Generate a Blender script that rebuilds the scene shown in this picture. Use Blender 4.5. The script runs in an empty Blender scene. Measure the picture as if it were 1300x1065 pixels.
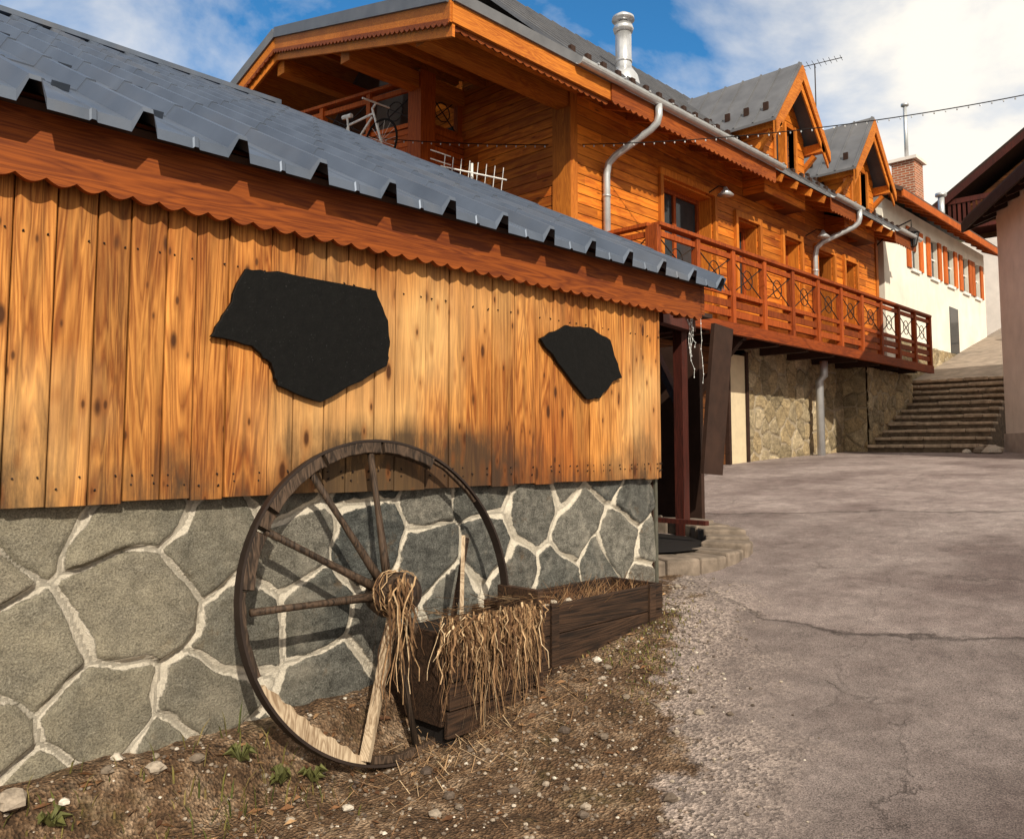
import bpy, math, random
import numpy as np
from mathutils import Vector, noise as mn
random.seed(7); np.random.seed(7)
R=math.radians
sc=bpy.context.scene
sc.view_settings.view_transform='Standard'
sc.view_settings.look='None'
sc.view_settings.exposure=0

# ---------------------------------------------------------------- helpers
class MB:
    def __init__(s): s.v=[]; s.f=[]
    def add(s,vs,fs):
        o=len(s.v); s.v+= [tuple(p) for p in vs]; s.f+=[tuple(i+o for i in f) for f in fs]
    def box(s,x0,x1,y0,y1,z0,z1):
        vs=[(x,y,z) for x in(x0,x1) for y in(y0,y1) for z in(z0,z1)]
        s.add(vs,[(0,1,3,2),(4,6,7,5),(0,4,5,1),(2,3,7,6),(0,2,6,4),(1,5,7,3)])
    def beam(s,p,q,w,h,up=(0,0,1)):
        p=Vector(p);q=Vector(q);d=(q-p).normalized();u=Vector(up)
        if abs(d.dot(u))>.98:u=Vector((0,1,0))
        r=d.cross(u).normalized()*w/2; t=r.cross(d).normalized()*h/2
        vs=[a+sx*r+sy*t for a in(p,q) for sx,sy in((-1,-1),(1,-1),(1,1),(-1,1))]
        s.add(vs,[(0,3,2,1),(4,5,6,7),(0,1,5,4),(1,2,6,5),(2,3,7,6),(3,0,4,7)])
    def tube(s,pts,r,n=8,cap=True):
        pts=[Vector(p) for p in pts]; rs=r if isinstance(r,(list,tuple)) else [r]*len(pts)
        o=len(s.v); prev=None
        for i,p in enumerate(pts):
            d=(pts[min(i+1,len(pts)-1)]-pts[max(i-1,0)])
            d=d.normalized() if d.length>1e-9 else Vector((0,0,1))
            if prev is None:
                a=Vector((0,0,1)) if abs(d.z)<.9 else Vector((1,0,0))
                prev=d.cross(a).normalized()
            a=(prev-d*prev.dot(d))
            a=a.normalized() if a.length>1e-6 else d.orthogonal().normalized()
            prev=a;b=d.cross(a)
            for k in range(n):
                t=2*math.pi*k/n
                s.v.append(tuple(p+(a*math.cos(t)+b*math.sin(t))*rs[i]))
        for i in range(len(pts)-1):
            for k in range(n):
                k2=(k+1)%n
                s.f.append((o+i*n+k,o+i*n+k2,o+(i+1)*n+k2,o+(i+1)*n+k))
        if cap:
            s.f.append(tuple(o+k for k in reversed(range(n))))
            s.f.append(tuple(o+(len(pts)-1)*n+k for k in range(n)))
    def prism(s,poly,off):
        n=len(poly);off=Vector(off)
        vs=[Vector(p) for p in poly]+[Vector(p)+off for p in poly]
        s.add(vs,[tuple(range(n)),tuple(reversed(range(n,2*n)))]+[(i,n+i,n+(i+1)%n,(i+1)%n) for i in range(n)])
    def scallop(s,p,q,top,base,amp,per,th,nrm):
        p=Vector(p);q=Vector(q);L=(q-p).length;n=max(2,int(L/per))*8;nv=Vector(nrm).normalized()*th
        o=len(s.v)
        for i in range(n+1):
            t=i/n;c=p.lerp(q,t);ph=(i%8)/8
            d=base+amp*math.sin(math.pi*ph) 
            for k in (0,1):
                s.v.append(tuple(c+nv*k+Vector((0,0,top)))); s.v.append(tuple(c+nv*k-Vector((0,0,d))))
        for i in range(n):
            a=o+i*4;b=a+4
            s.f+=[(a,a+1,b+1,b),(a+2,b+2,b+3,a+3),(a+1,a+3,b+3,b+1),(a,b,b+2,a+2)]
        s.f+=[(o,o+2,o+3,o+1),(o+n*4,o+n*4+1,o+n*4+3,o+n*4+2)]
    def obj(s,name,mat,parent=None,smooth=False,bevel=0):
        m=bpy.data.meshes.new(name);m.from_pydata(s.v,[],s.f);m.validate();m.update()
        if smooth:
            for p in m.polygons:p.use_smooth=True
        ob=bpy.data.objects.new(name,m);sc.collection.objects.link(ob)
        if mat:m.materials.append(mat)
        if parent:ob.parent=parent
        if bevel:
            b=ob.modifiers.new('bev','BEVEL');b.width=bevel;b.segments=2;b.limit_method='ANGLE';b.angle_limit=R(40)
        return ob
def empty(name):
    e=bpy.data.objects.new(name,None);sc.collection.objects.link(e);return e

class NT:
    def __init__(s,name):
        s.m=bpy.data.materials.new(name);s.m.use_nodes=True;s.t=s.m.node_tree
        s.b=s.t.nodes['Principled BSDF']; s.b.inputs['Specular IOR Level'].default_value=.25
        s.tc=s.t.nodes.new('ShaderNodeTexCoord')
        s.co=s.tc.outputs['Object']
    def n(s,ty,**k):
        nd=s.t.nodes.new('ShaderNode'+ty)
        for a,v in k.items():
            setattr(nd,a,v)
        return nd
    def set(s,inp,v):
        if isinstance(v,bpy.types.NodeSocket): s.t.links.new(v,inp)
        else:
            try: inp.default_value=v
            except Exception: inp.default_value=(*v,1)
    def math(s,op,a,b=0,c=0,clamp=False):
        nd=s.n('Math',operation=op,use_clamp=clamp);s.set(nd.inputs[0],a);s.set(nd.inputs[1],b);s.set(nd.inputs[2],c);return nd.outputs[0]
    def mix(s,f,a,b,mode='MIX'):
        nd=s.n('MixRGB',blend_type=mode);s.set(nd.inputs[0],f)
        for i,v in((1,a),(2,b)):
            if isinstance(v,tuple) and len(v)==3:v=(*v,1)
            s.set(nd.inputs[i],v)
        return nd.outputs[0]
    def ramp(s,f,stops,interp='LINEAR'):
        nd=s.n('ValToRGB');s.set(nd.inputs[0],f);e=nd.color_ramp.elements;nd.color_ramp.interpolation=interp
        while len(e)<len(stops):e.new(.5)
        for k,(p,c) in enumerate(stops):
            e[k].position=p;e[k].color=(*c,1) if isinstance(c,tuple) else (c,c,c,1)
        return nd.outputs[0]
    def map(s,scale=(1,1,1),co=None,loc=(0,0,0)):
        nd=s.n('Mapping');s.set(nd.inputs[0],co or s.co);nd.inputs[3].default_value=scale;nd.inputs[1].default_value=loc;return nd.outputs[0]
    def noise(s,scale,co=None,detail=4,rough=.55,dist=0):
        nd=s.n('TexNoise');s.set(nd.inputs['Vector'],co or s.co);nd.inputs['Scale'].default_value=scale
        nd.inputs['Detail'].default_value=detail;nd.inputs['Roughness'].default_value=rough;nd.inputs['Distortion'].default_value=dist
        return nd.outputs[0]
    def bump(s,h,strength=.5,dist=.01):
        nd=s.n('Bump');nd.inputs['Strength'].default_value=strength;nd.inputs['Distance'].default_value=dist
        s.set(nd.inputs['Height'],h);s.t.links.new(nd.outputs[0],s.b.inputs['Normal'])
    def fin(s,col,rough=.7,metal=0):
        if isinstance(col,tuple) and len(col)==3:col=(*col,1)
        s.set(s.b.inputs['Base Color'],col);s.set(s.b.inputs['Roughness'],rough);s.b.inputs['Metallic'].default_value=metal
        return s.m
    def sep(s,co=None):
        nd=s.n('SeparateXYZ');s.set(nd.inputs[0],co or s.co);return nd.outputs

def simple(name,c,rough=.7,metal=0,var=.3,scale=8,bump=.2):
    t=NT(name);n=t.noise(scale,detail=6)
    c2=tuple(x*(1-var) for x in c);c3=tuple(min(1,x*(1+var*.6)) for x in c)
    t.bump(t.noise(scale*8),bump,.004)
    return t.fin(t.ramp(n,[(.3,c2),(.7,c3)]),rough,metal)

def wood(name,light,dark,axis='z',knots=True,bump=.35,rough=.7,grain=1.0,wear=None):
    t=NT(name)
    g=t.n('NewGeometry')
    rnd=g.outputs['Random Per Island']
    off=t.n('CombineXYZ');
    for i in range(3): t.set(off.inputs[i],t.math('MULTIPLY',rnd,37.0+11*i))
    v=t.n('VectorMath',operation='ADD');t.set(v.inputs[0],t.co);t.set(v.inputs[1],off.outputs[0]);co=v.outputs[0]
    k=.06
    scl={'z':(1,1,k),'y':(1,k,1),'x':(k,1,1)}[axis]
    m=t.map(scl,co)
    k2={'z':(1,1,.35),'y':(1,.35,1),'x':(.35,1,1)}[axis]
    n1=t.noise(60*grain,m,6,.7,.4);n2=t.noise(9*grain,m,3,.5,1.2);n3=t.noise(2.0,t.map(k2,co),3)
    rings=t.math('PINGPONG',t.math('MULTIPLY',n2,11.0),.5)
    s=t.math('ADD',t.math('MULTIPLY',n1,.6),t.math('MULTIPLY',rings,.6))
    s=t.math('ADD',s,t.math('MULTIPLY',t.math('SUBTRACT',n3,.5),.5))
    col=t.ramp(s,[(.26,dark),(.66,light)])
    tint=t.ramp(rnd,[(0,.58),(.35,.95),(.6,.76),(1,1.12)])
    col=t.mix(1,col,tint,'MULTIPLY')
    h=s
    if wear:
        col=wear(t,col)
    if knots:
        for kk,a,b,st in (({'z':(7,7,2.6),'y':(7,2.6,7),'x':(2.6,7,7)}[axis],.08,.14,.95),({'z':(13,13,5),'y':(13,5,13),'x':(5,13,13)}[axis],.06,.12,.85)):
            vo=t.n('TexVoronoi');t.set(vo.inputs['Vector'],t.map(kk,co));vo.inputs['Scale'].default_value=1.0
            kf=t.ramp(vo.outputs['Distance'],[(a,st),(b,.0)])
            halo=t.ramp(vo.outputs['Distance'],[(.1,.5),(.3,.0)])
            col=t.mix(halo,col,tuple(x*.8 for x in dark))
            col=t.mix(kf,col,tuple(x*.2 for x in dark))
    t.bump(h,bump,.004)
    return t.fin(col,rough)

def boards(name,light,dark,pitch=.15,rough=.65,axis=2):
    t=NT(name);z=t.sep()[axis]
    q=t.math('DIVIDE',z,pitch);i=t.math('FLOOR',q);fr=t.math('FRACT',q)
    o=t.sep()
    along=t.math('ADD',o[0],o[1])
    seg=t.math('FLOOR',t.math('ADD',t.math('DIVIDE',along,2.7),t.math('MULTIPLY',i,.37)))
    wn=t.n('TexWhiteNoise',noise_dimensions='2D');cc=t.n('CombineXYZ');t.set(cc.inputs[0],i);t.set(cc.inputs[1],seg);t.set(wn.inputs['Vector'],cc.outputs[0])
    r=wn.outputs['Value']
    off=t.n('CombineXYZ');t.set(off.inputs[0],t.math('MULTIPLY',r,40.0));t.set(off.inputs[1],t.math('MULTIPLY',r,23.0))
    v=t.n('VectorMath',operation='ADD');t.set(v.inputs[0],t.co);t.set(v.inputs[1],off.outputs[0])
    n=t.noise(20,t.map((.1,.1,1),v.outputs[0]),5,.6,.6)
    big=t.noise(.9,t.co,3)
    s=t.math('ADD',n,t.math('MULTIPLY',t.math('SUBTRACT',big,.5),.6))
    col=t.ramp(s,[(.33,dark),(.66,light)])
    col=t.mix(1,col,t.ramp(r,[(0,.6),(1,1.12)]),'MULTIPLY')
    vo=t.n('TexVoronoi');t.set(vo.inputs['Vector'],t.map((1.6,1.6,6),v.outputs[0]));vo.inputs['Scale'].default_value=1
    col=t.mix(t.ramp(vo.outputs['Distance'],[(.05,.8),(.12,.0)]),col,tuple(x*.3 for x in dark))
    gr=t.ramp(fr,[(0,0.0),(.09,1.0)])
    col=t.mix(1,col,t.ramp(fr,[(.0,.22),(.08,.85),(.14,1.0)]),'MULTIPLY')
    t.bump(t.math('ADD',t.math('MULTIPLY',gr,1.0),t.math('MULTIPLY',n,.15)),.8,.02)
    return t.fin(col,rough)

# ---------------------------------------------------------------- materials
def shedwear(t,col):
    o=t.sep()
    n2=t.noise(.75,t.map((1,1,.8),loc=(0,1.3,0)),3)
    col=t.mix(t.ramp(n2,[(.44,.0),(.60,.6)]),col,(.68,.42,.17))
    n3=t.noise(.9,t.map((1,1,.7),loc=(3,7.3,0)),3)
    col=t.mix(t.ramp(n3,[(.46,.0),(.64,.8)]),col,t.mix(1,col,(.60,.42,.32),'MULTIPLY'))
    st=t.noise(26,t.map((1,1,.05)),5,.7)
    col=t.mix(1,col,t.ramp(st,[(.32,.58),(.55,1.05)]),'MULTIPLY')
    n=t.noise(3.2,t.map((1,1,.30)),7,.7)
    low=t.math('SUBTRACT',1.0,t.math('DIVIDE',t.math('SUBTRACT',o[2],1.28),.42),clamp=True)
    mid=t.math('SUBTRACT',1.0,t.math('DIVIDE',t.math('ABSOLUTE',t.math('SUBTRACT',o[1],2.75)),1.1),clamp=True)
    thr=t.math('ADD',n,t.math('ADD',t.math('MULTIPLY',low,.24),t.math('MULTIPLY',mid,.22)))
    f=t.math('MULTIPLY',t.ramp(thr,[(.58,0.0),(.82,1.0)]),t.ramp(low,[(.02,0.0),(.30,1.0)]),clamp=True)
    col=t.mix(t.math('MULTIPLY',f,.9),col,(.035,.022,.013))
    return col
M_plank=wood('shed_planks',(.68,.29,.066),(.25,.072,.012),'z',wear=shedwear)
M_fascia=wood('fascia_wood',(.36,.085,.010),(.15,.028,.004),'y',knots=False)
M_board=boards('chalet_boards',(.74,.22,.020),(.36,.074,.006))
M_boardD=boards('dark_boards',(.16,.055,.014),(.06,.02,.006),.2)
M_trim=wood('chalet_trim',(.72,.23,.025),(.40,.10,.011),'y',knots=False)
M_trimz=wood('chalet_trim_upright',(.70,.22,.025),(.38,.095,.01),'z',knots=False)
M_red=wood('balcony_wood',(.36,.070,.010),(.16,.027,.005),'y',knots=False)
M_redz=wood('balcony_wood_upright',(.42,.085,.012),(.18,.03,.005),'z',knots=False)
M_redF=wood('balcony_wood_sunlit',(.66,.15,.020),(.36,.07,.010),'z',knots=False)  # balcony wood brightened, missing sunlight put into its colour; shutters reuse it
M_maroon=wood('maroon_post',(.10,.02,.012),(.04,.009,.006),'z',knots=False)
M_darkw=simple('dark_wood',(.035,.016,.010),.75)
M_old=wood('weathered_wood',(.105,.065,.042),(.018,.011,.007),'z',knots=False,bump=.7)
M_rot=wood('rotten_wood',(.07,.036,.020),(.012,.007,.005),'y',knots=False,bump=.8)
M_bleach=wood('bleached_wood',(.62,.48,.33),(.26,.17,.10),'z',knots=False,bump=.7)
M_zinc=simple('zinc',(.55,.56,.57),.38,.5,.15)
M_steel=simple('steel',(.62,.62,.63),.3,.75,.1)
M_iron=simple('rusty_iron',(.028,.018,.014),.65,.2)
M_glass=simple('window_glass',(.035,.04,.045),.08,0,.2,bump=0)
M_dark=simple('dark_interior',(.010,.007,.006),.9)
M_cream=simple('cream_door',(.62,.50,.33),.6,0,.1)
M_white=simple('white_plastic',(.75,.74,.72),.5)

def roofmat(name,c,rough=.38):
    t=NT(name);n=t.noise(3,detail=6);n2=t.noise(60,detail=2)
    col=t.ramp(n,[(.3,tuple(x*.8 for x in c)),(.7,tuple(x*1.15 for x in c))])
    dirt=t.ramp(t.noise(1.3,t.map((.3,1,.3)),5,.7),[(.5,0.0),(.8,.4)])
    col=t.mix(dirt,col,(.20,.175,.15))
    t.bump(n2,.1,.003)
    return t.fin(col,t.math('ADD',rough-.1,t.math('MULTIPLY',n,.25)),.3)
M_roof=roofmat('grey_metal_roof',(.095,.115,.155),.42)
M_roof2=roofmat('grey_metal_roof_far',(.15,.15,.16),.5)

def plaster(name,c):
    t=NT(name);n=t.noise(1.2,detail=6,rough=.65)
    col=t.ramp(n,[(.3,tuple(x*.78 for x in c)),(.65,c)])
    stn=t.ramp(t.noise(3,t.map((1,1,.15)),6,.7),[(.55,0.0),(.8,.4)])
    col=t.mix(stn,col,tuple(x*.55 for x in c))
    t.bump(t.noise(40),.4,.01)
    return t.fin(col,.9)
M_plaster=plaster('white_render',(.84,.77,.66))
M_plaster2=plaster('pale_render',(.82,.73,.66))

def stonemat(name,cols,mortar,wid=.022,tex=1.0,leftpale=False):
    t=NT(name)
    a=t.n('Attribute',attribute_name='edge').outputs['Fac'];r=t.n('Attribute',attribute_name='rid').outputs['Fac']
    nz=t.noise(9*tex,detail=8,rough=.72);nb=t.noise(2.3*tex,detail=3)
    e=t.math('ADD',a,t.math('MULTIPLY',t.math('SUBTRACT',nz,.5),wid*2.4))
    wv=t.math('MULTIPLY',t.ramp(nb,[(.35,.35),(.65,1.7)]),wid)
    mask=t.ramp(t.math('SUBTRACT',e,wv),[(.0,0.0),(.004,1.0)])
    base=t.ramp(r,[(0,cols[0]),(.35,cols[1]),(.65,cols[2]),(1,cols[3])],'LINEAR')
    off=t.n('CombineXYZ')
    for i in range(3):t.set(off.inputs[i],t.math('MULTIPLY',r,31.0+7*i))
    v=t.n('VectorMath',operation='ADD');t.set(v.inputs[0],t.co);t.set(v.inputs[1],off.outputs[0]);sco=v.outputs[0]
    n1=t.noise(16*tex,sco,9,.8,.6);n2=t.noise(4*tex,sco,7,.68);fine=t.noise(130*tex,detail=4,rough=.8)
    streak=t.noise(30*tex,t.map((1,.25,1),sco),6,.7,1.0)
    stc=t.mix(1,base,t.ramp(n1,[(.3,.35),(.7,1.6)]),'MULTIPLY')
    stc=t.mix(1,stc,t.ramp(fine,[(.35,.4),(.65,1.6)]),'MULTIPLY')
    stc=t.mix(1,stc,t.ramp(streak,[(.35,.7),(.6,1.15)]),'MULTIPLY')
    stc=t.mix(t.ramp(n2,[(.52,.0),(.74,.5)]),stc,tuple(x*.62 for x in mortar))
    stc=t.mix(t.ramp(t.noise(7*tex,sco,6,.7),[(.60,.0),(.72,.5)]),stc,(.17,.10,.045))
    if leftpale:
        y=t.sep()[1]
        pale=t.math('MULTIPLY',t.ramp(t.math('DIVIDE',y,4.0),[(.32,1.0),(.60,.0)]),t.ramp(n2,[(.3,.3),(.7,.9)]))  # paler stones towards the left, brighter sun there put into the colour
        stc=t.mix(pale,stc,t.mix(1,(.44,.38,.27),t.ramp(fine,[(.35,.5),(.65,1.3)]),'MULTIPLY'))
    mo=t.mix(t.ramp(n1,[(.45,.0),(.85,.6)]),mortar,tuple(x*.5 for x in mortar))
    mo=t.mix(1,mo,t.ramp(fine,[(.35,.8),(.65,1.1)]),'MULTIPLY')
    col=t.mix(mask,mo,stc)
    t.bump(t.math('ADD',t.math('ADD',t.math('MULTIPLY',n1,1.2),t.math('MULTIPLY',fine,.5)),t.math('MULTIPLY',mask,.5)),1.0,.02)
    return t.fin(col,.85)
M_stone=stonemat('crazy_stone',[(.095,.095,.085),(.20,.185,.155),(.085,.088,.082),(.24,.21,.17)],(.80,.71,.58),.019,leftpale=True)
M_stone2=stonemat('rubble_stone',[(.30,.22,.12),(.40,.30,.17),(.22,.17,.10),(.48,.38,.24)],(.46,.37,.26),.016,.6)

def stone_panel(name,P,U,V,lu,lv,res,cell,disp,mat,parent,nrm,seed=1,poisson=None):
    rs=np.random.RandomState(seed)
    nu=int(lu/res)+1;nv=int(lv/res)+1
    us=np.linspace(0,lu,nu);vs=np.linspace(0,lv,nv)
    gu,gv=np.meshgrid(us,vs,indexing='ij')
    seeds=[]
    cu,cv=cell
    if poisson:
        tries=0
        while tries<6000:
            p=(rs.uniform(-.4,lu+.4),rs.uniform(-.4,lv+.4));tries+=1
            md=rs.uniform(*poisson)
            if all((p[0]-q[0])**2+((p[1]-q[1])*1.15)**2>((md+q[2])/2)**2*.95 for q in seeds):seeds.append((*p,md))
        seeds=[(a,b) for a,b,_ in seeds]
    else:
        for i in range(-1,int(lu/cu)+2):
            for j in range(-1,int(lv/cv)+2):
                seeds.append(((i+.5+(j%2)*.5+rs.uniform(-.42,.42))*cu,(j+.5+rs.uniform(-.4,.4))*cv))
    seeds=np.array(seeds);ridv=rs.rand(len(seeds))
    wu=np.zeros_like(gu);wv=np.zeros_like(gu)
    for k in range(6):
        f=rs.uniform(2,9,2);p=rs.uniform(0,6,2);a=.07/ (f[0]+2)
        wu+=a*np.sin(f[0]*gv/cv*.6+p[0]+gu*f[1]*.5);wv+=a*np.sin(f[1]*gu/cu*.6+p[1]+gv*f[0]*.5)
    for k in range(3):
        f=rs.uniform(18,40,2);p=rs.uniform(0,6,2)
        wu+=.003*np.sin(f[0]*gv+p[0]+gu*f[1]*.6);wv+=.003*np.sin(f[1]*gu+p[1]-gv*f[0]*.5)
    x=(gu+wu).ravel();y=(gv+wv).ravel()
    d=np.empty((len(x),len(seeds)),dtype=np.float32)
    an=rs.uniform(-.35,.35,len(seeds));th=rs.uniform(0,3.14,len(seeds))
    for k in range(len(seeds)):
        dx=x-seeds[k,0];dy=y-seeds[k,1]
        if poisson:
            c_,s_=math.cos(th[k]),math.sin(th[k]);ra=dx*c_+dy*s_;rb=-dx*s_+dy*c_
            d[:,k]=(ra*(1+an[k]*.45))**2+(rb*(1-an[k]*.45))**2
        else: d[:,k]=dx**2+(dy*1.1)**2
    idx=np.argpartition(d,2,axis=1)[:,:3]
    dd=np.take_along_axis(d,idx,1);od=np.argsort(dd,1);idx=np.take_along_axis(idx,od,1);dd=np.take_along_axis(dd,od,1)
    def ed(k):
        a=seeds[idx[:,0]];b=seeds[idx[:,k]];L=np.hypot(*(a-b).T)
        return (dd[:,k]-dd[:,0])/(2*L+1e-6)
    e=np.minimum(ed(1),ed(2));rid=ridv[idx[:,0]]
    h=np.clip((e-.008)/.020,0,1);h=h*h*(3-2*h)
    su=seeds[idx[:,0]]
    tip=((x-su[:,0])*np.sin(rid*40)+(y-su[:,1])*np.cos(rid*57))*.06
    rough=np.zeros_like(x)
    for k in range(6):
        f=rs.uniform(8,45,2);rough+=.0018*np.sin(f[0]*x+rid*50+f[1]*y*.7)
    hh=h*((1+(rid-.5)*.6)*disp+tip+rough)
    P=Vector(P);U=Vector(U);V=Vector(V);N=Vector(nrm)
    gu=gu.ravel();gv=gv.ravel()
    co=np.array(P)[None,:]+gu[:,None]*np.array(U)[None]+gv[:,None]*np.array(V)[None]+hh[:,None]*np.array(N)[None]
    ids=np.arange(nu*nv).reshape(nu,nv)
    fs=np.stack([ids[:-1,:-1],ids[1:,:-1],ids[1:,1:],ids[:-1,1:]],-1).reshape(-1,4)
    m=bpy.data.meshes.new(name);m.from_pydata(co.tolist(),[],fs.tolist());m.update()
    for nm,arr in(('edge',e),('rid',rid)):
        at=m.attributes.new(nm,'FLOAT','POINT');at.data.foreach_set('value',arr.astype(np.float32))
    m.materials.append(mat)
    for p in m.polygons:p.use_smooth=True
    ob=bpy.data.objects.new(name,m);sc.collection.objects.link(ob)
    if parent:ob.parent=parent
    return ob

# ---------------------------------------------------------------- ground
FY=[-300,-10,0,2.5,3.2,5.2,9,13.6,18.4,24,300];FZ=[-1.5,-.25,0.02,.06,.17,.45,.90,1.24,1.41,1.75,1.9]
def clamp(a,l=0,h=1):return max(l,min(h,a))
def sm(a):a=clamp(a);return a*a*(3-2*a)
def H0(x,y):
    z=float(np.interp(y,FY,FZ))
    if -6<y<5.6 and x<-2:
        w=sm((y-2.5)/.7)
        b1=.23*sm((-3.15-x)/.28);b2=.10*sm((-2.5-x)/.6)
        b=b1*(1-w)+b2*w
        b*=1-sm((y-4.7)/.9)*.6
        z+=b
    return z
def H(x,y):
    z=H0(x,y)
    if abs(x)<14 and -6<y<24:
        s=1.1*(x+2.7)+.7*(y-4.07)
        dirt=sm(-s/.5)
        z+=.014*mn.noise(Vector((x*.9,y*.9,0)))+.022*dirt*mn.noise(Vector((x*5,y*5,3)))+.014*dirt*mn.noise(Vector((x*16,y*16,5)))
    return z
def axis(a,b,fine,lo,hi):
    l=list(np.arange(a,b,fine))
    s=fine;c=a
    while c>lo: s*=1.45;c-=s;l.insert(0,c)
    s=fine;c=l[-1]
    while c<hi: s*=1.45;c+=s;l.append(c)
    return l
xs=axis(-4.2,0.2,.04,-420,420);ys=axis(.2,7.5,.04,-420,420)
gv=[];gf=[]
for x in xs:
    for y in ys:gv.append((x,y,H(x,y)))
ny=len(ys)
for i in range(len(xs)-1):
    for j in range(ny-1):
        a=i*ny+j;gf.append((a,a+ny,a+ny+1,a+1))
g=MB();g.v=gv;g.f=gf
def groundmat():
    t=NT('ground_asphalt_dirt');o=t.sep()
    n=t.noise(2.2,detail=7,rough=.7)
    s=t.math('ADD',t.math('MULTIPLY',t.math('ADD',o[0],2.7),1.1),t.math('MULTIPLY',t.math('SUBTRACT',o[1],4.07),.7))
    s=t.math('ADD',s,t.math('MULTIPLY',t.math('SUBTRACT',n,.5),1.5))
    near=t.math('LESS_THAN',o[1],5.6)
    dirtm=t.math('MULTIPLY',t.ramp(s,[(.0,1.0),(.12,0.0)]),near)
    grav=t.math('MULTIPLY',t.ramp(s,[(.05,1.0),(.9,0.0)]),near)
    ag=t.noise(150,detail=3,rough=.9);mid=t.noise(7,detail=8,rough=.75);big=t.noise(.7,detail=8,rough=.68)
    asp=t.ramp(big,[(.36,(.155,.115,.107)),(.62,(.33,.268,.248))])
    asp=t.mix(1,asp,t.ramp(ag,[(.38,.35),(.62,1.65)]),'MULTIPLY')
    asp=t.mix(1,asp,t.ramp(mid,[(.3,.68),(.7,1.28)]),'MULTIPLY')
    wob=t.math('MULTIPLY',t.math('SUBTRACT',t.noise(2.6,detail=9,rough=.7),.5),.55)
    wob2=t.math('MULTIPLY',t.math('SUBTRACT',t.noise(1.3,detail=9,rough=.7),.5),.8)
    xx=t.math('ADD',o[0],2.2)
    g1=t.math('SUBTRACT',t.math('ADD',o[1],wob),t.math('ADD',4.95,t.math('MULTIPLY',t.math('MULTIPLY',xx,xx),.3)))
    g2=t.math('SUBTRACT',t.math('ADD',o[1],wob2),t.math('ADD',8.1,t.math('MULTIPLY',t.math('ADD',o[0],4.8),.35)))
    g3=t.math('SUBTRACT',t.math('ADD',o[0],wob2),t.math('ADD',-1.75,t.math('MULTIPLY',t.math('SUBTRACT',o[1],4),-.22)))
    for gg,d0,d1 in((g1,.78,1.0),(g2,.86,1.0)):
        asp=t.mix(1,asp,t.ramp(t.math('ADD',gg,.5),[(.48,d0),(.55,d1)]),'MULTIPLY')
    ck=[]
    for gg,wd,op in((g1,.04,.9),(g2,.05,.8),(g3,.010,.3)):
        c=t.ramp(t.math('ABSOLUTE',gg),[(.0,op),(wd,.0)]);ck.append(t.math('MULTIPLY',c,t.ramp(mid,[(.35,.35),(.6,1.0)])))
    crk=t.math('MAXIMUM',t.math('MAXIMUM',ck[0],ck[1]),ck[2])
    nc=t.n('TexNoise');t.set(nc.inputs['Vector'],t.co);nc.inputs['Scale'].default_value=2.5;nc.inputs['Detail'].default_value=8;nc.inputs['Roughness'].default_value=.65
    sv=t.n('VectorMath',operation='SCALE');t.set(sv.inputs[0],nc.outputs['Color']);sv.inputs['Scale'].default_value=.8
    wv=t.n('VectorMath',operation='ADD');t.set(wv.inputs[0],t.co);t.set(wv.inputs[1],sv.outputs[0])
    vo=t.n('TexVoronoi',feature='DISTANCE_TO_EDGE')
    t.set(vo.inputs['Vector'],t.map((.75,.55,.0),wv.outputs[0]));vo.inputs['Scale'].default_value=1
    c2=t.math('MULTIPLY',t.ramp(vo.outputs['Distance'],[(.0,1.0),(.006,.0)]),t.ramp(t.noise(.9,detail=3),[(.50,0.0),(.6,.45)]))
    crk=t.math('MAXIMUM',crk,c2)
    asp=t.mix(crk,asp,(.035,.025,.022))
    stain=t.ramp(t.noise(1.3,t.map((1,1,1),loc=(4,2,0)),8,.72),[(.56,0.0),(.72,.6)])
    asp=t.mix(stain,asp,(.085,.062,.056))
    gv2=t.n('TexVoronoi');t.set(gv2.inputs['Vector'],t.co);gv2.inputs['Scale'].default_value=75
    gcol=t.mix(1,(.36,.29,.25),t.ramp(gv2.outputs['Color'],[(.2,.3),(.8,1.75)]),'MULTIPLY')
    asp=t.mix(t.math('MULTIPLY',grav,t.ramp(mid,[(.35,.25),(.6,1.0)])),asp,gcol)
    dr=t.ramp(t.noise(6,detail=9,rough=.78),[(.3,(.040,.020,.010)),(.5,(.15,.088,.048)),(.70,(.42,.30,.20))])
    dr=t.mix(1,dr,t.ramp(gv2.outputs['Color'],[(.1,.45),(.9,1.5)]),'MULTIPLY')
    green=t.ramp(t.noise(2.4,detail=5,rough=.7),[(.58,0.0),(.68,.5)])
    dr=t.mix(green,dr,(.08,.062,.018))
    col=t.mix(dirtm,asp,dr)
    far=t.ramp(t.math('DIVIDE',t.math('ABSOLUTE',o[0]),100.0),[(.16,0.0),(.2,1.0)])
    col=t.mix(far,col,(.06,.065,.03))
    hh=t.math('ADD',t.math('MULTIPLY',ag,.5),t.math('MULTIPLY',gv2.outputs['Distance'],t.math('ADD',t.math('MULTIPLY',grav,.9),t.math('MULTIPLY',dirtm,.7))))
    hh=t.math('ADD',hh,t.math('MULTIPLY',mid,.6))
    hh=t.math('SUBTRACT',hh,t.math('MULTIPLY',crk,.9))
    t.bump(hh,1.0,.016)
    return t.fin(col,.85)
g.obj('ground',groundmat(),None,True)

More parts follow.
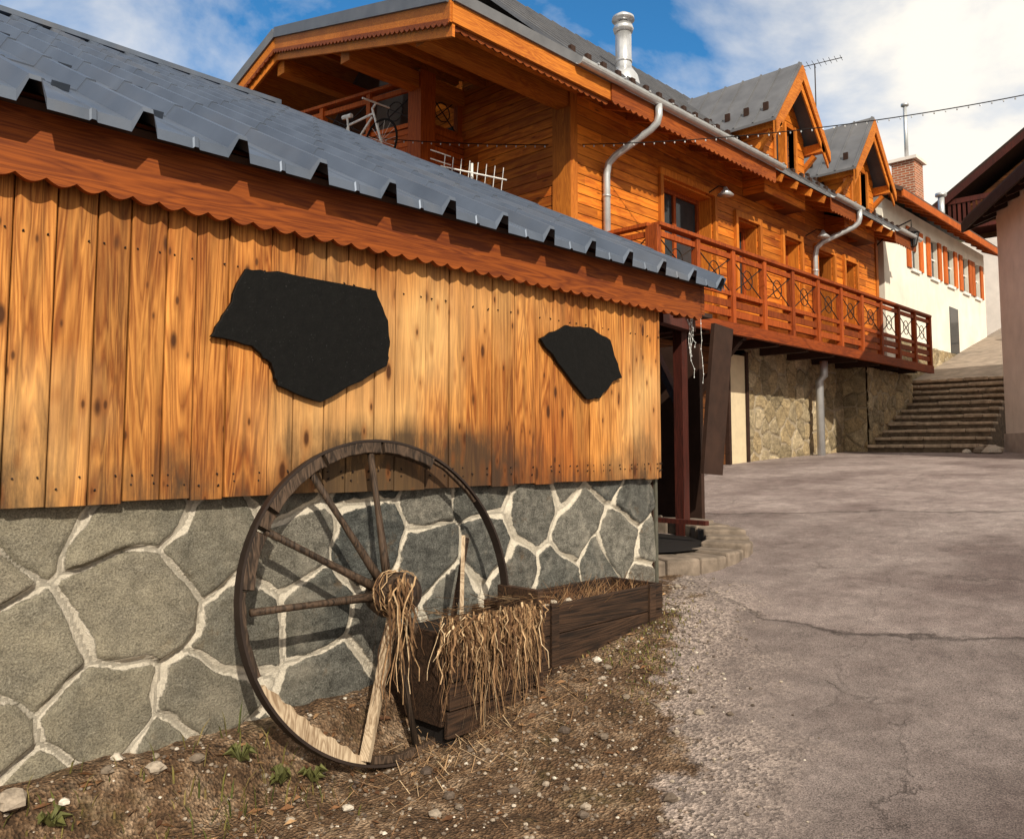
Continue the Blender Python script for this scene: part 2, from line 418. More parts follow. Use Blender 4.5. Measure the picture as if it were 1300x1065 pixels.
def blob(mb,c,r,sq=.6):
    n=6
    rings=[(-.9,.45),(-.3,.95),(.35,.9),(.9,.4)]
    o=len(mb.v);ph=random.random()*6
    for (z,rr) in rings:
        for k in range(n):
            a=ph+k*math.tau/n;q=rr*random.uniform(.75,1.2)
            mb.v.append((c[0]+r*q*math.cos(a),c[1]+r*q*math.sin(a)*random.uniform(.8,1.1),c[2]+r*sq*z*random.uniform(.8,1.1)))
    for i in range(3):
        for k in range(n):
            a=o+i*n+k;b=o+i*n+(k+1)%n;mb.f.append((a,b,b+n,a+n))
    mb.f.append(tuple(o+k for k in reversed(range(n))));mb.f.append(tuple(o+3*n+k for k in range(n)))
def indirt(x,y):return 1.1*(x+2.7)+.7*(y-4.07)<0
def pebmat(name,stops,rough=.85):
    t=NT(name);g=t.n('NewGeometry');c=t.ramp(g.outputs['Random Per Island'],stops)
    c=t.mix(1,c,t.ramp(t.noise(60,detail=3),[(.3,.7),(.7,1.25)]),'MULTIPLY')
    return t.fin(c,rough)
M_peb=pebmat('pebbles',[(0,(.07,.05,.04)),(.5,(.18,.14,.105)),(.86,(.34,.28,.22)),(1,(.58,.52,.44))])
M_leaf=pebmat('dead_leaves',[(0,(.06,.025,.012)),(.5,(.17,.08,.035)),(1,(.36,.22,.11))])
M_grass=pebmat('grass',[(0,(.05,.06,.012)),(.5,(.11,.10,.022)),(1,(.22,.16,.06))])
M_straw=pebmat('straw',[(0,(.07,.033,.016)),(.5,(.21,.115,.055)),(.85,(.38,.235,.12)),(1,(.60,.44,.27))])
mb=MB()
c=0
while c<4200:
    x=random.uniform(-3.45,-.4);y=random.uniform(.3,5.6)
    s=1.1*(x+2.7)+.7*(y-4.07)
    if s>random.uniform(-.2,1.1)*random.random():continue
    r=random.choice([.004,.005,.006,.008,.011]) if random.random()<.97 else random.uniform(.014,.034)
    blob(mb,(x,y,H(x,y)+r*.3),r);c+=1
for p in((-3.38,.95,.07),(-3.36,1.45,.045),(-3.35,1.62,.035),(-2.5,2.6,.03),(-2.62,3.0,.022),(-2.3,2.7,.02)):
    blob(mb,(p[0],p[1],H(p[0],p[1])+p[2]*.25),p[2],.5)
mb.obj('gravel',M_peb)
mb=MB()
for i in range(520):
    x=-3.42+abs(random.gauss(0,.42));y=random.uniform(.5,5.2)
    if not indirt(x,y):continue
    z=H(x,y)+.006;a=random.random()*6.28;L=random.uniform(.012,.035);w=L*random.uniform(.2,.5)
    dx,dy=math.cos(a),math.sin(a);l=random.uniform(0,.02)
    mb.add([(x-dx*L,y-dy*L,z),(x-dy*w,y+dx*w,z+l),(x+dx*L,y+dy*L,z+l*.5),(x+dy*w,y-dx*w,z+l*.3)],[(0,1,2,3)])
for i in range(1300):
    x=-3.4+abs(random.gauss(0,.5));y=random.uniform(.8,4.9)
    if not indirt(x,y):continue
    a=random.random()*6.28;L=random.uniform(.02,.09);z=H(x,y)+.005;dx,dy=math.cos(a)*L,math.sin(a)*L;w=.0018
    mb.add([(x-dy/L*w,y+dx/L*w,z),(x+dy/L*w,y-dx/L*w,z),(x+dx,y+dy,z+random.uniform(0,.02))],[(0,1,2)])
mb.obj('fallen_leaves',M_leaf)
mb=MB()
tufts=[(-3.25,1.75,50,.11),(-3.1,1.5,20,.07),(-3.3,1.2,30,.06),(-3.25,1.0,25,.06),(-2.75,4.0,120,.025),(-2.9,4.3,160,.025),(-3.0,4.6,120,.025),(-2.6,3.7,90,.02),(-3.1,1.95,30,.07),(-2.85,3.9,150,.025)]
for tx,ty,n,h in tufts:
    for i in range(n):
        x=tx+random.gauss(0,.11);y=ty+random.gauss(0,.13)
        if x<-3.44:x=-3.43
        z=H(x,y)-.005;a=random.random()*6.28;hh=h*random.uniform(.5,1.3);w=.002+.002*random.random();ln=hh*random.uniform(.2,.9)
        dx,dy=math.cos(a),math.sin(a)
        mb.add([(x-dy*w,y+dx*w,z),(x+dy*w,y-dx*w,z),(x+dx*ln*.4+dy*w,y+dy*ln*.4-dx*w,z+hh*.65),(x+dx*ln*.4-dy*w,y+dy*ln*.4+dx*w,z+hh*.65),(x+dx*ln,y+dy*ln,z+hh)],[(0,1,2,3),(3,2,4)])
mb.obj('grass',M_grass)
mb=MB()
for tx,ty in((-3.22,1.93),(-3.3,1.78),(-3.18,2.05),(-3.3,1.05)):
    for i in range(14):
        a=random.random()*6.28;L=random.uniform(.03,.08);w=L*.25;z=H(tx,ty)+.01;dx,dy=math.cos(a),math.sin(a);up=random.uniform(.02,.08)
        m1=(tx+dx*L*.5,ty+dy*L*.5,z+up*.8)
        mb.add([(tx,ty,z),(m1[0]-dy*w,m1[1]+dx*w,m1[2]+.01),(m1[0],m1[1],m1[2]-.01),(m1[0]+dy*w,m1[1]-dx*w,m1[2]+.01),(tx+dx*L,ty+dy*L,z+up*.6)],[(0,2,1),(0,3,2),(1,2,4),(2,3,4)])
mb.obj('weed_plant',simple('weed_leaf',(.10,.10,.03),.7,0,.4,20))

# ---------------------------------------------------------------- shed
shed=empty('wooden_shed')
YA,YB=-6.0,5.16
mb=MB();mb.box(-16,-3.56,YA+.01,YB-.03,-1,2.78)
mb.prism([(-16,YB-.03,2.78),(-3.56,YB-.03,2.78),(-10.1,YB-.03,6.05)],(0,-(YB-YA-.04),0))
mb.obj('core',M_darkw,shed)
mb=MB();y=YA
seams=[]
while y<YB-.02:
    w=random.choice([.13,.15,.17,.19,.21]);w=min(w,YB-y)
    d=random.uniform(0,.009)
    x0=-3.49+d;x1=-3.455+d;b=.005
    zb=1.285+random.uniform(-.006,.006)
    a0,a1=y+.003,y+w-.003
    prof=[(x0,a0),(x1-b,a0),(x1,a0+b),(x1,a1-b),(x1-b,a1),(x0,a1)]
    mb.prism([(px,py,zb) for px,py in prof],(0,0,2.75-zb))
    seams.append((y,w))
    y+=w
mb.obj('planks',M_plank,shed)
mb=MB()
for y,w in seams:
    for zz in(1.35+random.uniform(-.01,.01),1.39,2.32):
        for f in(.2,.8):
            if random.random()<.8:
                yj=y+w*f+random.uniform(-.006,.006)
                mb.tube([(-3.453,yj,zz+random.uniform(-.01,.01)),(-3.4425,yj,zz)],.004,6)
mb.obj('nails',M_iron,shed)
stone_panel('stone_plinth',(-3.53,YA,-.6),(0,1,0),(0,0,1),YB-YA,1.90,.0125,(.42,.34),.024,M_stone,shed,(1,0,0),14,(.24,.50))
mb=MB();mb.box(-4.6,-3.515,YB-.03,YB+.0,-.6,2.75);mb.obj('end_wall',M_darkw,shed)
mb=MB();mb.box(-3.60,-3.50,YB-.02,YB+.012,-.6,1.29);mb.obj('stone_corner',simple('corner_stone',(.09,.085,.065),.9,0,.5,12,.8),shed)
mb=MB();mb.scallop((-3.40,YA,2.56),(-3.40,5.62,2.56),.26,.045,.024,.105,.03,(1,0,0))
mb.obj('scalloped_fascia',M_fascia,shed)
mb=MB();mb.beam((-3.52,YA,2.68),(-3.52,5.62,2.68),.12,.16);
mb.box(-3.62,-3.37,5.60,5.66,2.54,2.80)
mb.prism([(-3.42,5.60,2.50),(-3.42,5.60,2.72),(-10.1,5.60,6.07),(-10.1,5.60,5.85)],(0,.035,0))
mb.obj('wall_plate_and_bargeboard',M_fascia,shed)
ca=math.cos(math.atan(.504));sa=math.sin(math.atan(.504))
def roofpt(s,y,h):return(-3.25-s*ca+sa*h,y,2.765+s*sa+ca*h)
Y1=5.74;per=.40
ylist=[]
y=Y1
while y>-6.4:
    for dy,h in((0,0),(.015,.0),(.045,.065),(.085,.065),(.115,0),(.24,0.0),(.247,.008),(.263,.008),(.27,0)):
        ylist.append((y-dy,h))
    y-=per
Smax=7.65
slist=[];s=0;cs=.72
while s<Smax:
    e=min(s+cs,Smax);slist+= [(s,.009),(s+.02,.008),(e-.001,.001)];s=e
mb=MB()
rows=[]
rows.append([(roofpt(-.0,yy,hh+.02)[0]+.002,yy,roofpt(0,yy,hh+.02)[2]-(.055 if hh<.05 else .03)) for yy,hh in ylist])
for s,h in slist: rows.append([roofpt(s,yy,hh+h) for yy,hh in ylist])
n=len(ylist)
for r in rows: mb.v+=r
for i in range(len(rows)-1):
    for j in range(n-1):
        a=i*n+j;mb.f.append((a,a+n,a+n+1,a+1))
mb.obj('metal_sheet',M_roof,shed)
# short snow-stop clips standing on the sheet, staggered rows
mb=MB();row=0
s=.55
while s<7.2:
    y=Y1-.19-(row%2)*.20
    while y>-6:
        a=Vector(roofpt(s,y,.004));b=Vector(roofpt(s,y-.07,.004));up=Vector((sa,0,ca))*.030
        mb.prism([a,b,b+up,a+up],(-.012,0,.006));y-=.40
    s+=.72;row+=1
mb.obj('snow_stop_clips',simple('clip_metal',(.045,.055,.075),.5,.3),shed)
mb=MB()
mb.prism([roofpt(.06,Y1-.05,-.02),roofpt(.06,Y1-.05,-.05),roofpt(7.6,Y1-.05,-.05),roofpt(7.6,Y1-.05,-.02)],(0,-12.0,0))
mb.obj('roof_deck',M_darkw,shed)
mb=MB()
mb.add([(-10.1,Y1,6.24),(-10.1,-6.4,6.24),(-16.9,-6.4,2.76),(-16.9,Y1,2.76)],[(0,1,2,3)])
mb.beam((-10.1,Y1,6.25),(-10.1,-6.4,6.25),.3,.06)
a=roofpt(0,Y1,.0);b=roofpt(7.6,Y1,.0)
mb.beam((a[0],Y1+.005,a[2]+.01),(b[0],Y1+.005,b[2]+.01),.02,.11)
mb.obj('roof_back_and_ridge',M_roof,shed)
def slate_mat():
    t=NT('black_slate');n1=t.noise(22,detail=9,rough=.75);t.bump(n1,.6,.006);t.b.inputs['Specular IOR Level'].default_value=.16
    sc2=t.ramp(t.noise(150,detail=2),[(.70,0.0),(.76,.6)])
    return t.fin(t.mix(sc2,t.ramp(n1,[(.3,(.0008,.0008,.0008)),(.8,(.005,.0045,.004))]),(.10,.10,.10)),.62)
M_slate=slate_mat()
def slab(name,pts):
    mb=MB();n=len(pts)
    P=[]
    for i in range(n):
        a=Vector((0,*pts[i]));b=Vector((0,*pts[(i+1)%n]))
        for k in range(5):
            q=a.lerp(b,k/5)
            if k: q+=Vector((0,random.uniform(-.007,.007),random.uniform(-.007,.007)))
            P.append((-3.440,q.y,q.z))
    mb.prism(P,(.022,0,0))
    return mb.obj(name,M_slate,None,False,.003)
def W(u,v,X=-3.44):
    t=math.atan(82/1050);f=1050*math.cos(t)-math.sin(t)*(487.5-v);z=1050*math.sin(t)+math.cos(t)*(487.5-v)
    xc=-.6947*f+.7193*(u-650);yc=.7193*f+.6947*(u-650);k=X/xc
    return (round(yc*k,3),round(z*k+1.5,3))
S1=[(310,342),(350,345),(475,370),(490,408),(492,440),(488,465),(405,511),(350,490),(342,462),(318,440),(265,428),(285,395)]
S2=[(683,430),(716,413),(745,416),(772,432),(787,480),(775,485),(760,505),(742,507),(720,480)]
slab('slate_slab',[W(*p) for p in S1]);slab('slate_slab.001',[W(*p) for p in S2])

mb=MB()
for i in range(14):
    a0=R(-75+i*14.4);a1=R(-75+(i+.96)*14.4);cx,cy=-4.75,6.15;r0,r1=.92,1.30+random.uniform(-.03,.03)
    P=[]
    for a,r in((a0,r0),(a0,r1),((a0+a1)/2,r1+.01),(a1,r1),(a1,r0),((a0+a1)/2,r0)):P.append((cx+r*math.cos(a),cy+r*math.sin(a)*.95,.2))
    top=H0(-3.6,cy+1.1*math.sin(a0))+.11+random.uniform(-.012,.012)
    mb.prism(P,(0,0,top-.2))
mb.obj('stone_kerb',simple('kerb_stone',(.20,.155,.12),.9,0,.5,9,1),None,False,.02)
mb=MB();P=[(-4.75+1.02*math.cos(a*.3142),6.15+.97*math.sin(a*.3142),.66) for a in range(20)];mb.add(P,[tuple(range(20))])
mb.obj('dark_opening',M_dark)  # near-black disc, shade inside the opening put into its colour
gate=empty('timber_gateway')
mb=MB()
mb.box(-4.50,-4.40,6.95,7.05,.6,2.85);mb.box(-5.3,-5.2,7.3,7.42,.6,2.85)
mb.beam((-3.85,5.72,2.62),(-4.45,7.2,2.75),.10,.16);mb.beam((-4.44,7.01,2.74),(-6.5,7.5,2.78),.12,.16)
mb.box(-4.75,-3.9,6.5,6.56,.82,.86)
mb.beam((-4.45,7.0,1.9),(-5.0,7.3,2.6),.06,.1)
mb.obj('posts_and_beams',M_maroon,gate)
mb=MB();mb.beam((-4.22,7.16,1.25),(-4.12,7.25,2.7),.04,.36,(0,1,0));mb.box(-7.5,-4.6,7.6,7.66,.7,2.6)
mb.prism([(-4.0,5.72,2.72),(-4.2,7.2,2.78),(-7.5,7.6,2.9),(-7.5,5.72,2.9)],(0,0,.04))
mb.obj('dark_panels',M_darkw,gate)
mb=MB()
for k in range(5):
    x,y=-3.60+random.uniform(-.1,.06),5.75+random.uniform(-.02,.35);z=2.6;L=random.uniform(.25,.75);pts=[]
    for i in range(9):pts.append((x+random.uniform(-.015,.015),y+random.uniform(-.015,.015),z-L*i/8))
    mb.tube(pts,.0015,4)
    for p in pts: blob(mb,(p[0],p[1],p[2]),.005,1.3)
mb.obj('icicle_light_string',M_white)

# ---------------------------------------------------------------- cart wheel
wheel=empty('wagon_wheel')
C=Vector((-3.235,2.50,.80));r0=.755;tilt=R(11)
ay=Vector((0.02,1,0)).normalized();az=Vector((-math.sin(tilt),0,math.cos(tilt)))
ax=ay.cross(az).normalized()
def wp(a,r,off=0):return C+ay*(math.cos(a)*r*1.03)+az*(math.sin(a)*r)+ax*off
def arc(mb,a0,a1,ri,ro,w,n,jit=0,taper=False):
    o=len(mb.v)
    for i in range(n+1):
        a=R(a0+(a1-a0)*i/n)
        q=ri+random.uniform(-jit,jit)
        if taper:
            tt=abs(i/n-.5)*2;q=ri+(ro-ri)*.75*tt**2.5+.006*math.sin(i*1.7)
        for r,off in((q,-w/2),(ro,-w/2),(ro,w/2),(q,w/2)):mb.v.append(tuple(wp(a,r,off)))
    for i in range(n):
        for k in range(4):
            a=o+i*4+k;b=o+i*4+(k+1)%4;mb.f.append((a,b,b+4,a+4))
    mb.f.append((o,o+1,o+2,o+3));mb.f.append((o+n*4+3,o+n*4+2,o+n*4+1,o+n*4))
mb=MB();arc(mb,0,360,r0-.012,r0,.052,72);mb.obj('iron_tyre',M_iron,wheel)
mb=MB()
for a0,a1 in((62,86.5),(88,113.5),(115,142.5),(144,150),(152,171.5)):arc(mb,a0,a1,r0-.066,r0-.013,.048,10,.003)
arc(mb,172,200,r0-.035,r0-.013,.03,10,.004)
arc(mb,35,61,r0-.026,r0-.013,.024,10,.003);arc(mb,255,300,r0-.05,r0-.013,.045,10,.005)
mb.obj('felloes',M_old,wheel,False,.004)
mb=MB();arc(mb,203,252,r0-.080,r0-.013,.05,26,0,True);mb.obj('broken_felloe',M_bleach,wheel)
mb=MB()
for a in(92,121,150,179,275,305):
    a=R(a);L=r0-.06 if a<R(290) else .45
    mb.tube([wp(a,.08),wp(a,.2),wp(a,L*.6),wp(a,L)],[.024,.020,.015,.017],8)
mb.obj('spokes',M_old,wheel,True)
mb=MB();mb.beam(wp(R(262),.1,.03),wp(R(251),.73,.03),.045,.03);mb.obj('bleached_spoke',M_bleach,wheel)
mb=MB();mb.tube([wp(0,0,-.13),wp(0,0,-.11),wp(0,0,-.03),wp(0,0,.05),wp(0,0,.14),wp(0,0,.16)],[.055,.07,.105,.105,.075,.065],20);mb.obj('hub',M_old,wheel,True)
mb=MB();mb.tube([wp(0,0,.12),wp(0,0,.15)],.082,20);mb.tube([wp(0,0,.155),wp(0,0,.168)],.035,14);mb.obj('hub_band',M_iron,wheel)

def strand(mb,p,L,w,seg=7,sp=.05):
    x,y,z=p;dx,dy=random.gauss(0,.03),random.gauss(0,sp);pts=[]
    ph=random.random()*6;am=random.uniform(.004,.022)
    for i in range(seg+1):
        t=i/seg
        pts.append((x+dx*t+random.gauss(0,.005),y+dy*t+am*math.sin(ph+t*7)+random.gauss(0,.006),z-L*t))
    o=len(mb.v)
    ang=random.uniform(-1.2,1.2)
    for i,q in enumerate(pts):
        ww=w*(1-.6*i/seg)
        mb.v+=[(q[0]-ww*math.sin(ang),q[1]-ww*math.cos(ang),q[2]),(q[0]+ww*math.sin(ang),q[1]+ww*math.cos(ang),q[2])]
    for i in range(seg):mb.f.append((o+2*i,o+2*i+1,o+2*i+3,o+2*i+2))
mb=MB()
for i in range(520):
    y=random.uniform(2.58,3.24);e=abs((y-2.92)/.32)
    L=random.choice([.10,.2,.35,.5])*random.uniform(.6,1.15)*(1.05-.2*e)
    strand(mb,(-2.945+random.uniform(-.02,.05),y,.69+random.uniform(-.03,.03)),L,random.choice([.0012,.002,.003,.006]))
for i in range(46):
    y=random.uniform(2.38,2.48);strand(mb,(-3.06+random.uniform(-.03,.04),y,.88+random.uniform(-.04,.05)),random.uniform(.1,.62),random.uniform(.0015,.007),7,.06)
for i in range(26):
    a0=random.random()*6.28;off=random.uniform(.02,.10);pts=[wp(a0+k*.35,.098+random.uniform(0,.02),off+random.uniform(-.01,.01)) for k in range(random.randint(4,9))]
    mb.tube(pts,random.uniform(.0012,.003),4)
for i in range(220):
    y=random.uniform(2.5,3.3);p=Vector((-2.98+random.gauss(0,.05),y,.70+random.uniform(-.02,.05)))
    q=p+Vector((random.gauss(0,.05),random.gauss(0,.09),random.gauss(0,.02)))
    w=.0025;mb.add([p,p+Vector((w,0,w)),q+Vector((w,0,w)),q],[(0,1,2,3)])
for i in range(620):
    x=-2.95+random.gauss(0,.16);y=2.8+random.gauss(0,.32);a=random.random()*6.28;L=random.uniform(.04,.16)
    if x<-3.4:continue
    p=Vector((x,y,H(x,y)+.008));q=p+Vector((math.cos(a)*L,math.sin(a)*L,random.uniform(0,.05)));w=.002
    mb.add([p,p+Vector((w,w,0)),q+Vector((w,w,0)),q],[(0,1,2,3)])
mb.obj('dried_vines',M_straw)
crate=empty('wooden_crate')
mb=MB()
for k in range(4):mb.box(-2.99+.004*(k%2),-2.965+.004*(k%2),2.64+.01*k,3.24,.15+k*.128,.27+k*.128)
mb.box(-3.40,-3.0,3.20,3.225,.2,.63);mb.box(-3.40,-3.0,2.63,2.655,.2,.63);mb.box(-3.25,-2.95,3.25,3.29,.15,.76);mb.beam((-3.2,2.85,.5),(-3.25,3.02,1.03),.02,.03)
mb.obj('slats',M_rot,crate,False,.003)
mb=MB();mb.box(-3.39,-3.0,2.66,3.19,.1,.60);mb.obj('soil',M_dark,crate)
mb=MB();mb.beam((-3.05,2.80,.62),(-3.2,2.95,1.05),.02,.012);mb.obj('light_stick',M_bleach,crate)
tr=empty('planter_trough')
mb=MB()
x0,x1,y0,y1,z0,z1=-3.43,-3.02,3.32,4.50,.28,.65
mb.box(x1-.03,x1,y0,y1,z0,z1-.16);mb.box(x1-.03,x1+.003,y0,y1,z1-.155,z1);mb.box(x0,x0+.03,y0,y1,z0,z1);mb.box(x0+.03,x1-.03,y0,y0+.03,z0,z1);mb.box(x0+.03,x1-.03,y1-.03,y1,z0,z1)
mb.box(x1,x1+.02,y0+.1,y0+.16,z0-.05,z1+.01);mb.box(x1,x1+.02,y1-.16,y1-.1,z0-.05,z1+.01)
mb.obj('boards',M_rot,tr,False,.004)
mb=MB();mb.box(x0+.03,x1-.03,y0+.03,y1-.03,z0,z1-.07);mb.obj('soil',simple('soil',(.05,.03,.02),.95,0,.6,30,1),tr)
mb=MB()
for i in range(520):
    p=Vector((random.uniform(x0+.04,x1-.02),random.uniform(y0+.04,y1-.04),z1-.065));q=p+Vector((random.gauss(0,.06),random.gauss(0,.08),random.uniform(0,.12)));w=.002
    mb.add([p,p+Vector((w,w,0)),q+Vector((w,0,0)),q],[(0,1,2,3)])
mb.obj('dry_stems',M_leaf,tr)
mb=MB()
for i in range(8):blob(mb,(random.uniform(x0+.1,x1-.08),random.uniform(y0+.05,y0+.45),z1-.03),random.uniform(.02,.04))
mb.obj('white_stones',simple('white_stone',(.5,.43,.34),.8),tr)

# ---------------------------------------------------------------- chalet
ch=empty('timber_chalet')
WX=-7.6;CY0=9.1;CY1=21.0;EX=-6.8;EZ=6.6;RX=-10.8;RZ=EZ+(EX-RX)*.9
ops=[(11.45,13.1,3.68,6.05),(13.95,14.8,4.35,5.85),(15.85,16.65,4.35,5.85),(17.45,18.3,3.68,5.85),(18.95,19.6,4.35,5.85)]
mb=MB()
ycur=CY0
for (a,b,c,d) in ops:
    mb.box(WX-.3,WX,ycur,a,3.5,6.9)
    mb.box(WX-.3,WX,a,b,3.5,c);mb.box(WX-.3,WX,a,b,d,6.9);ycur=b
mb.box(WX-.3,WX,ycur,CY1,3.5,6.9)
mb.obj('facade_boards',M_board,ch)
mb=MB()
mb.prism([(WX-.3,CY0,3.0),(-9.95,CY0,3.0),(-9.95,CY0,9.0),(WX-.3,CY0,7.15)],(0,.2,0))
mb.prism([(-9.95,CY0,3.0),(-14.2,CY0,3.0),(-14.2,CY0,5.9),(-9.95,CY0,5.9)],(0,.2,0))
mb.box(-14.2,-9.96,10.6,10.8,5.7,9)
mb.obj('gable_boards',M_board,ch)
mb=MB();mb.box(-12.5,-11.2,10.55,10.59,5.8,7.8);mb.obj('loggia_glass',M_glass,ch)
mb=MB()
mb.box(-14.2,-7.95,9.32,CY1,-.5,3.49);mb.box(-14.2,-8.2,11,CY1-.01,3.5,6.4);mb.box(-14.15,-9.97,9.3,10.6,5.6,5.7)
mb.obj('body',M_darkw,ch)
mbf=MB();mbg=MB();mbs=MB()
for (a,b,c,d) in ops:
    t=.09
    for (p,q,r,s) in((a-t,a,c-.0,d),(b,b+t,c,d),(a-t,b+t,d,d+.12)): mbf.box(WX+.002,WX+.06,p,q,r,s)
    mbf.box(WX-.02,WX+.07,a-t,b+t,c-.06,c)
    mbf.box(WX-.30,WX-.02,a,a+.03,c,d);mbf.box(WX-.30,WX-.02,b-.03,b,c,d);mbf.box(WX-.30,WX-.02,a+.03,b-.03,d-.03,d)
    mbg.box(WX-.34,WX-.31,a,b,c,d)
    m=(a+b)/2
    for (p,q) in((a+.03,a+.10),(b-.10,b-.03),(m-.04,m+.04)): mbs.box(WX-.305,WX-.265,p,q,c,d-.03)
    mbs.box(WX-.305,WX-.26,a+.03,b-.03,d-.11,d-.03);mbs.box(WX-.305,WX-.26,a+.03,b-.03,c,c+.10)
mbf.obj('window_surrounds',M_trimz,ch);mbg.obj('window_glass',M_glass,ch);mbs.obj('window_sashes',M_redz,ch)
mb=MB();mb.box(WX-.32,WX+.03,CY0-.03,CY0+.13,3.0,6.9);mb.box(WX+.001,WX+.03,CY1-.12,CY1+.02,3.0,6.9);mb.obj('corner_boards',M_trimz,ch)
mb=MB()
def slope(mb,y0,y1,ex,ez,rx,rz,th=.06):
    mb.prism([(ex,y0,ez),(rx,y0,rz),(rx,y0,rz+th),(ex,y0,ez+th)],(0,y1-y0,0))
slope(mb,8.9,21.3,EX,EZ,RX,RZ);slope(mb,8.9,21.3,-14.8,EZ,RX,RZ)
y=8.95
while y<21.3:
    a=Vector((EX,y,EZ+.06));b=Vector((RX,y,RZ+.06));mb.beam(a+Vector((0,0,.012)),b+Vector((0,0,.012)),.03,.03);y+=.38
mb.obj('roof_sheet',M_roof2,ch)
mb=MB()
for row in (.25,.8):
    y=9.1
    while y<21.2:
        x=EX-row;z=EZ+.9*row+.06
        mb.box(x-.03,x+.03,y,y+.10,z-.02,z+.08);y+=.38
mb.obj('snow_guards',M_darkw,ch)
A=Vector((EX,6.05,EZ));B=Vector((-12.7,7.2,8.70));D=Vector((-16.2,6.9,7.05))
A2=Vector((EX,9.3,EZ));B2=Vector((-12.7,9.3,8.70));D2=Vector((-16.2,9.3,7.05))
mb=MB();up=Vector((0,0,.05))
mb.add([A+up,A2+up,B2+up,B+up,D+up,D2+up],[(0,1,2,3),(3,2,5,4)])
for p,q in((A,B),(B,D)):
    pp=p+Vector((0,-.04,.06));qq=q+Vector((0,-.04,.06));mb.beam(pp,qq,.05,.17)
mb.beam(A+Vector((.03,0,.05)),A2+Vector((.03,0,.05)),.05,.14)
mb.obj('front_roof_sheet',M_roof2,ch)
mb=MB();dn=Vector((0,0,-.02))
mb.add([A+dn,A2+dn,B2+dn,B+dn,D+dn,D2+dn],[(3,2,1,0),(4,5,2,3)])
mb.obj('front_roof_soffit',M_trim,ch)
mb=MB()
def vboard(mb,p,q,off,top,bot,th):
    p=Vector(p)+Vector(off);q=Vector(q)+Vector(off)
    mb.prism([p+Vector((0,0,top)),q+Vector((0,0,top)),q+Vector((0,0,bot)),p+Vector((0,0,bot))],(0,th,0))
vboard(mb,A,B,(0,-.03,0),.0,-.26,.04);vboard(mb,B,D,(0,-.03,0),.0,-.26,.04)
vboard(mb,A,B,(0,.012,0),-.2,-.42,.04);vboard(mb,B,D,(0,.012,0),-.2,-.42,.04)
mb.box(EX-.02,EX+.02,6.05,9.0,EZ-.26,EZ-.0);
for k in range(1,9):
    q=A.lerp(B,k/9);q2=A2.lerp(B2,k/9);mb.beam(q+Vector((0,.1,-.10)),q2+Vector((0,-.2,-.10)),.09,.12)
mb.obj('rake_boards',M_trim,ch)
mb=MB()
mb.scallop((EX-.03,6.08,EZ-.22),(EX-.03,9.0,EZ-.22),0,.08,.03,.13,.02,(-1,0,0))
mb.scallop((EX+.025,9.0,EZ-.16),(EX+.025,13.9,EZ-.16),.14,.11,.04,.14,.02,(1,0,0))
mb.scallop((EX+.025,16.3,EZ-.16),(EX+.025,17.7,EZ-.16),.14,.11,.04,.14,.02,(1,0,0))
mb.scallop((EX+.025,19.9,EZ-.16),(EX+.025,21.3,EZ-.16),.14,.11,.04,.14,.02,(1,0,0))
mb.scallop(A+Vector((0,-.035,-.24)),B+Vector((0,-.035,-.24)),.0,.04,.04,.14,.02,(0,-1,0))
mb.scallop(B+Vector((0,-.035,-.24)),D+Vector((0,-.035,-.24)),.0,.04,.04,.14,.02,(0,-1,0))
mb.obj('scalloped_trim',M_fascia,ch)
mb=MB()
mb.add([(EX,8.9,EZ-.03),(EX,21.3,EZ-.03),(WX,21.3,EZ+.35),(WX,8.9,EZ+.35)],[(0,1,2,3)])
y=9.3
while y<21.2:
    mb.beam((EX-.02,y,EZ-.1),(WX,y,EZ+.2),.10,.14);y+=.62
mb.obj('eave_rafters',M_trim,ch)
mb=MB()
for x,z in((-7.72,EZ+.02),(-10.0,EZ+.70),(-12.7,EZ+1.55)):
    yf=np.interp(x,[-12.7,-6.8],[7.3,6.2]);mb.box(x-.11,x+.11,yf,CY0,z-.1,z+.16)
mb.box(-14.1,-13.9,7.2,9.1,7.5,7.74)
mb.obj('purlins',M_trim,ch)
def gut(y0,y1):
    mb=MB();n=8
    for y in(y0,y1):
        for k in range(n+1):
            a=math.pi+math.pi*k/n;mb.v.append((EX+.11+.075*math.cos(a),y,EZ+.03+.075*math.sin(a)))
        for k in range(n,-1,-1):
            a=math.pi+math.pi*k/n;mb.v.append((EX+.11+.068*math.cos(a),y,EZ+.03+.068*math.sin(a)))
    m=2*(n+1)
    for k in range(m):mb.f.append((k,(k+1)%m,m+(k+1)%m,m+k))
    mb.f.append(tuple(range(m)));
    y=y0+.3
    while y<y1:mb.box(EX+.02,EX+.20,y,y+.03,EZ+.03,EZ+.045);y+=.6
    mb.obj('gutter',M_zinc,ch,False)
gut(8.2,14.05);gut(16.3,17.75);gut(19.9,21.4)
mb=MB()
def pipe(y,y2,zb):
    P=[(EX+.11,y,EZ-.03),(EX+.11,y,EZ-.2),(EX+.08,y,EZ-.3),(EX-.02,y-.02,EZ-.38),(WX+.25,y2+.02,EZ-.68),(WX+.13,y2,EZ-.78),(WX+.09,y2,EZ-.95),(WX+.09,y2,zb)]
    mb.tube(P,.055,12)
    for z in(EZ-1.3,EZ-2.2):mb.tube([(WX+.09,y2,z),(WX+.09,y2,z+.04)],.064,12)
pipe(10.05,9.85,3.6);pipe(17.6,17.2,3.7)
mb.obj('downpipes',M_zinc,ch,True)
mb=MB();mb.tube([(-7.20,16.75,3.3),(-7.20,16.75,3.0),(-7.30,16.75,2.9),(-7.30,16.75,1.2)],.08,12);mb.obj('lower_downpipe',M_zinc,ch,True)
